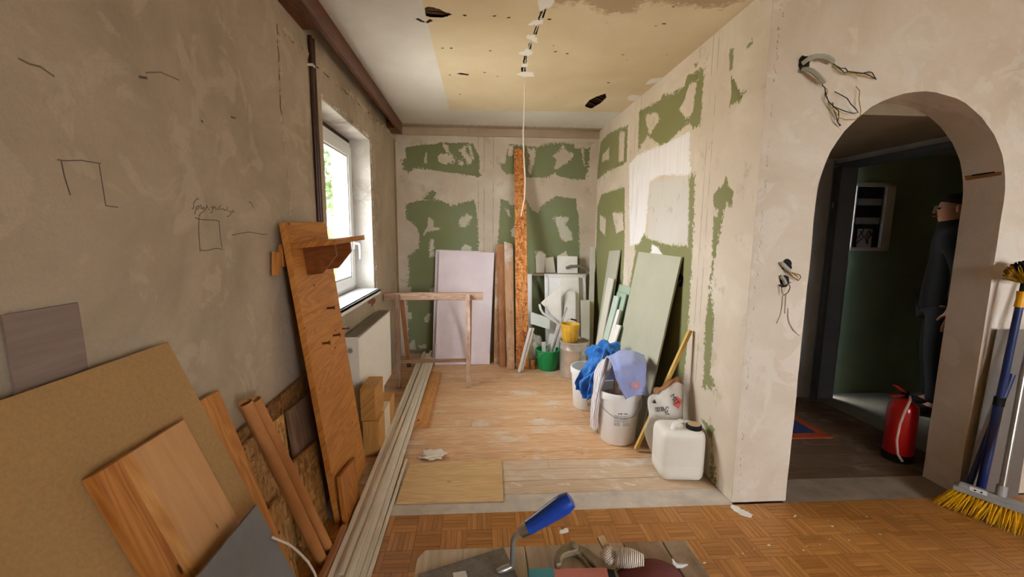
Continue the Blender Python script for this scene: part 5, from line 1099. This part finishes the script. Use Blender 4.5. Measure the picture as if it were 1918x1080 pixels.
bq_ = mb.build('bristles', paint('bristle_yellow', '#e0ad10', .55, .2, 60, 0), br); bq_['kind'] = 'stuff'
M_navy = paint('navy_tube', '#14295c', .35, .1, 8, .02, coat=.3); M_fy = paint('ferrule_yellow', '#e8a70c', .4, .06)
bp0, bp1 = V((2.655, 1.90, .0)), YW(1912, 560, 1.89); cb_ = root('dusting_brush', bp0, 'long blue-handled dusting brush with yellow and black head standing upright', 'brush')
ax = (bp1-bp0).normalized(); LB = (bp1-bp0).length
MB().tube([bp0+V((0, 0, .005)), bp0+ax*LB*.52], .019, 16).build('handle_sleeve', M_navy, cb_, smooth=True); MB().tube([bp0+ax*LB*.5, bp0+ax*LB*.985], .0155, 16).build('handle', M_navy, cb_, smooth=True)
MB().tube([bp0+ax*LB*.505, bp0+ax*LB*.545], .021, 16).build('locking_collar', M_dark, cb_, smooth=True); MB().tube([bp0+ax*LB*.965, bp0+ax*LB*1.0, bp0+ax*LB*1.035], [.020, .017, .020], 16).build('ferrule', M_fy, cb_, smooth=True)
hc = bp0+ax*(LB+.115); MB().tube([bp0+ax*LB*1.03, hc], .012, 10).build('core', M_dark, cb_, smooth=True)
for nm, mt2, lo_, hi_ in (('black_bristles', paint('bristle_navy', '#0e1018', .7, .2), 0, 1), ('yellow_bristles', paint('bristle_mustard', '#b0890f', .6, .2), 1, 2)):
    mb = MB(); rd = random.Random(3)
    for k in range(900 if lo_ == 0 else 420):
        th = rd.uniform(0, 6.283); ph = rd.uniform(0, 1.9); dirv = V((math.sin(ph)*math.cos(th), math.sin(ph)*math.sin(th), math.cos(ph)))
        yel = (dirv.x < -.35 and dirv.z < .72)
        if yel != (lo_ == 1): continue
        b0 = hc+dirv*.012-ax*.03; mb.tube([b0, hc+dirv*rd.uniform(.066, .078)], [.0032, .002], 4)
    q_ = mb.build(nm, mt2, cb_); q_['kind'] = 'stuff'
bp2, bp3 = V((2.625, 1.943, .004)), YW(1896, 700, 1.945)
tag(MB().tube([bp2, bp3], .014, 14).build('blue_pole', M_navy, None, smooth=True), 'shorter plain blue pole leaning behind the dusting brush handle', 'pole')
sh = [YW(1868, 617, 1.975), YW(1918, 612, 1.975)+V((.12, 0, 0)), V((2.98, 1.965, .004)), V((2.66, 1.965, .004))]; sh[1].z = sh[0].z
tag(MB().prism(sh, (0, .003, 0)).build('metal_sheet', paint('zinc_sheet', '#8d8a86', .45, .08, 6, .05, metal=.6), None), 'grey metal sheet leaning on the wall behind the brooms', 'sheet')
# ---------------------------------------------------------------- work stool in front with tools
M_bt2 = wood('bench_top_brown', '#8a7158', '#b39a80', '#4b3726', .75, .02, '#c4b49f')
BZ = .85; wt = root('work_stool', (.14, .45, 0), 'weathered plank-topped work stool holding masonry tools', 'stool')
bx0, bx1, by0, by1 = -.108, .392, .22, .70
M_bt = wood('bench_top', '#c2b099', '#e3d6c2', '#4f3a27', .75, .02, '#d8cbb9')
for i, (a, b) in enumerate(((bx0, .085), (.087, .27), (.272, .345), (.347, bx1))):
    yb_ = by1-(.0 if i else .0); pts = [V((a, by0, BZ)), V((b, by0, BZ)), V((b, yb_, BZ)), V((a+(.012 if i == 0 else 0), yb_, BZ))]+([V((a, yb_-.02, BZ))] if i == 0 else [])
    MB().prism(pts, (0, 0, -.03)).build('top_plank', [M_bt, M_bt, M_bt2, M_bt2][i], wt, grain=(0,1,0), bevel=.002)
for x in (bx0+.03, bx1-.03):
    for y in (by0+.03, by1-.05): MB().box((x-.02, y-.02, .0), (x+.02, y+.02, BZ-.03)).build('leg', M_grey_wood, wt, grain=(0,0,1), bevel=.002)
MB().box((bx0+.01, by1-.06, BZ-.09), (bx1-.01, by1-.04, BZ-.03)).build('apron', M_grey_wood, wt, grain=(1,0,0), bevel=.002)
z1 = BZ+.0015
def BT(x, y, z=z1): return FL(x, y, z)
tr = root('trowel', BT(930, 1075), 'bricklaying trowel with a blue handle lying on the stool', 'trowel')
def specmat():
    m, nt, b = newmat('trowel_blade'); q = N(nt); tc = q.node('TexCoord').outputs['Object']; f = q.noise(tc, 420, 3, .7); f2 = q.noise(tc, 30, 4)
    q.set(b.inputs['Base Color'], q.mix(q.sstep(f, .6, .68), q.ramp(f2, [(.3, lin('#686562')), (.7, lin('#8b8885'))]), lin('#c9c6c2'))); b.inputs['Metallic'].default_value = .35; b.inputs['Roughness'].default_value = .45; return m
MB().prism([BT(783, 1074, z1+.002), BT(943, 1024, z1+.002), BT(990, 1120, z1+.002), BT(810, 1190, z1+.002)], (0, 0, -.002)).build('blade', specmat(), tr, bevel=.0005)
p0, p1 = BT(931, 1070, z1+.006), BT(958, 1060, z1+.008); p1b = YW(960, 1050, p1.y); p2 = YW(961, 1012, p1.y); p3 = YW(968, 1000, p1.y); p4 = YW(986, 990, p1.y); p5 = YW(1062, 940, p1.y)
MB().tube([p0, p0.lerp(p1, .5), p1, p1b, p1b.lerp(p2, .5), p2, p3, p4], [.004, .0065, .0062, .0048, .0046, .0046, .0048, .005], 12).build('tang', M_steel, tr, smooth=True)
dh = (p5-p4).normalized(); L5 = (p5-p4).length; Mh = dh.to_track_quat('Z', 'Y').to_matrix()
MB().lathe([(.0085, -.012), (.0095, -.01), (.0115, .012), (.0, .012)], p4, 20, 0, Mh).build('ferrule', M_alu, tr, smooth=True)
MB().lathe([(.0, .004), (.0118, .004), (.0125, .02), (.0145, L5*.5), (.0165, L5*.82), (.0165, L5*.94), (.013, L5+.008), (.006, L5+.010), (0, L5+.010)], p4, 24, 0, Mh).build('handle', paint('handle_blue', '#0d3fa6', .35, .12, 10, .03, coat=.5), tr, smooth=True)
tag(MB().prism([BT(848, 1072, z1+.005), BT(872, 1068, z1+.005), BT(878, 1088, z1+.005), BT(852, 1092, z1+.005)], (0, 0, -.0012)).build('paper_tag', paint('tag_white', '#e6e6e6', .7, .03), None), 'small white paper tag lying on the trowel blade', 'tag')
# pincers
c66 = lambda pts: cp(1020, 980, 6.393, pts); M_rust = paint('rusty_iron', '#9a8d72', .55, .3, 60, .3, 120, .3)
pn = root('pincers', BT(1085, 1050), 'old rusty pincers lying beside the ball of string', 'pincers')
zp = z1+.016
MB().prism([BT(x, y, zp) for x, y in c66([(125,480),(118,400),(150,320),(210,250),(290,220),(370,225),(412,262),(395,305),(300,330),(235,355),(195,410),(205,465),(150,492)])], (0, 0, -.012)).build('jaw', M_rust, pn, bevel=.002)
MB().prism([BT(x, y, zp-.004) for x, y in c66([(395,250),(460,262),(520,290),(580,340),(640,390),(760,450),(950,490),(990,520),(850,545),(620,512),(545,440),(440,345),(330,340),(310,320)])], (0, 0, -.011)).build('handle', M_rust, pn, bevel=.003)
MB().prism([BT(x, y, zp-.008) for x, y in c66([(300,330),(420,345),(500,420),(560,520),(590,600),(560,600),(520,520),(460,430),(380,370)])], (0, 0, -.008)).build('handle', M_rust, pn, bevel=.002)
pv = BT(1020+350/6.393, 980+258/6.393, zp); MB().lathe([(.007, -.002), (.007, .003), (.005, .005), (0, .0055)], pv, 16).build('pivot', M_rust, pn, smooth=True)
# sanding packets
tag(MB().prism([BT(990, 1064, z1+.012), BT(1036, 1062, z1+.012), BT(1046, 1130, z1+.012), BT(992, 1130, z1+.012)], (0, 0, -.0115)).build('teal_packet', paint('packet_teal', '#4fa6b3', .35, .15, 14), None, bevel=.001), 'small teal printed packet lying beside the trowel', 'packet')
sp_ = root('sandpaper_sheet', BT(1090, 1075), 'coral pink sanding sheet with a dark edge on the stool', 'sandpaper')
MB().prism([BT(1038, 1065, z1+.011), BT(1136, 1062, z1+.011), BT(1152, 1130, z1+.011), BT(1040, 1130, z1+.011)], (0, 0, -.0105)).build('sheet', paint('coral_paper', '#e39087', .6, .05, 30), sp_)
MB().prism([BT(1137, 1062, z1+.010), BT(1148, 1064, z1+.010), BT(1172, 1130, z1+.010), BT(1153, 1130, z1+.010)], (0, 0, -.0095)).build('edge', M_wire_k, sp_)
sr0 = BT(1158, 1072).y-.012
mb = MB(); xA, xB = BT(1152, 1072).x, BT(1272, 1076).x
mb.grid(lambda u, v: V((xA+(xB-xA)*u, sr0+.004-.12*v, z1+.001+.030*math.sin(math.pi*min(u*.93+.05, 1))**.7)), 24, 6)
tag(mb.build('sanding_belt', paint('sanding_maroon', '#7d4142', .85, .12, 300, .4, 500), None, smooth=True, solid=.0015, ang=180), 'curled maroon sanding belt lying on the stool', 'sandpaper')
# ball of string on a stick
stg = root('string_winder', BT(1160, 1050), 'ball of white string wound around a flat wooden stick', 'string')
a, b = BT(1150, 1052, z1+.014), BT(1124, 1004, z1+.034); MB().bar(a-(b-a)*.3, b, .014, .005).build('stick', wood('stick_pale', '#b08d62', '#d0ae80', knots=0), stg, grain=b-a, bevel=.001)
def winding(c, axis, r_, L_, turns, tilt):
    axis = V(axis).normalized(); e = axis.orthogonal().normalized(); f_ = axis.cross(e); P = []
    for i in range(turns*14):
        t = i/(turns*14-1); a_ = i*6.283/14; rr2 = r_*(.55+.45*math.sin(math.pi*(.12+.76*t))); P.append(c+axis*L_*(t-.5)+axis*tilt*math.sin(a_)*r_+(e*math.cos(a_)+f_*math.sin(a_))*rr2)
    return P
cB = BT(1178, 1050, z1+.020); cS = BT(1140, 1040, z1+.016); axs = (cB-cS).normalized()
mb = MB().tube(winding(cB, axs, .0185, .046, 15, .25), .0016, 5).tube(winding(cS, (b-a), .0125, .026, 9, .3), .0016, 5)
q_ = mb.build('string_turns', paint('string_white', '#ebe4d6', .8, .1, 60), stg, smooth=True)
mb = MB().lathe([(0, -.022), (.008, -.021), (.0165, -.008), (.0165, .008), (.008, .021), (0, .022)], cB, 16, 0, axs.to_track_quat('Z', 'Y').to_matrix()); mb.build('string_core', paint('string_white', '#ebe4d6', .8, .1, 60), stg, smooth=True)
pk = [BT(x, y, z1+h_) for (x, y), h_ in zip(c66([(1530,420),(1545,470),(1580,505),(1640,505),(1715,490)]), (.012, .006, .003, .004, .008))]
tag(MB().tube(pk, [.001, .0035, .004, .0035, .001], 6).build('plastic_peel', M_white, None, smooth=True), 'curled white plastic peel near the edge of the stool', 'scrap')
# ---------------------------------------------------------------- outside
M_leaf = paint('leaf_green', '#5e7a45', .7, .25, 3, 0); M_hedge = paint('hedge_yellow_green', '#75803a', .7, .25, 3, 0); M_bark = paint('bark', '#5b4a3c', .9, .2, 12, .4)
def foliage(mb, c, rad, n, s, rd):
    for k in range(n):
        d_ = V((rd.gauss(0, 1), rd.gauss(0, 1), rd.gauss(0, 1))).normalized()*rd.uniform(.55, 1); p = V(c)+V((d_.x*rad[0], d_.y*rad[1], d_.z*rad[2])); u = V((rd.gauss(0, 1), rd.gauss(0, 1), rd.gauss(0, 1))).normalized(); w = u.orthogonal().normalized()
        mb.add([p-u*s, p+w*s*.5, p+u*s, p-w*s*.5], [(0, 1, 2, 3)])
rd = random.Random(6)
tr_ = root('garden_tree', (-4.9, 14.9, -1.0), 'leafy green tree outside the window', 'tree')
mb = MB(); foliage(mb, (-4.9, 14.9, 4.2), (.9, .7, 2.3), 1500, .13, rd); mb.build('crown', M_leaf, tr_)
MB().tube([(-4.9, 14.9, -1), (-4.85, 14.9, 1), (-4.9, 14.9, 3.4)], [.16, .12, .07], 8).build('trunk', M_bark, tr_, smooth=True)
mb = MB(); foliage(mb, (-4.45, 13.0, .3), (.7, 1.1, 1.35), 2600, .09, rd); tag(mb.build('garden_hedge', M_hedge, None), 'clipped yellow-green hedge outside the window', 'hedge')
MB().box((-60, -60, -1.05), (60, 60, -1.0)).build('ground', paint('pale_bounce_ground', '#c9c2b6', .9, .2, 2, .2))['kind'] = 'structure'  # lawn given a pale colour to bounce more skylight indoors
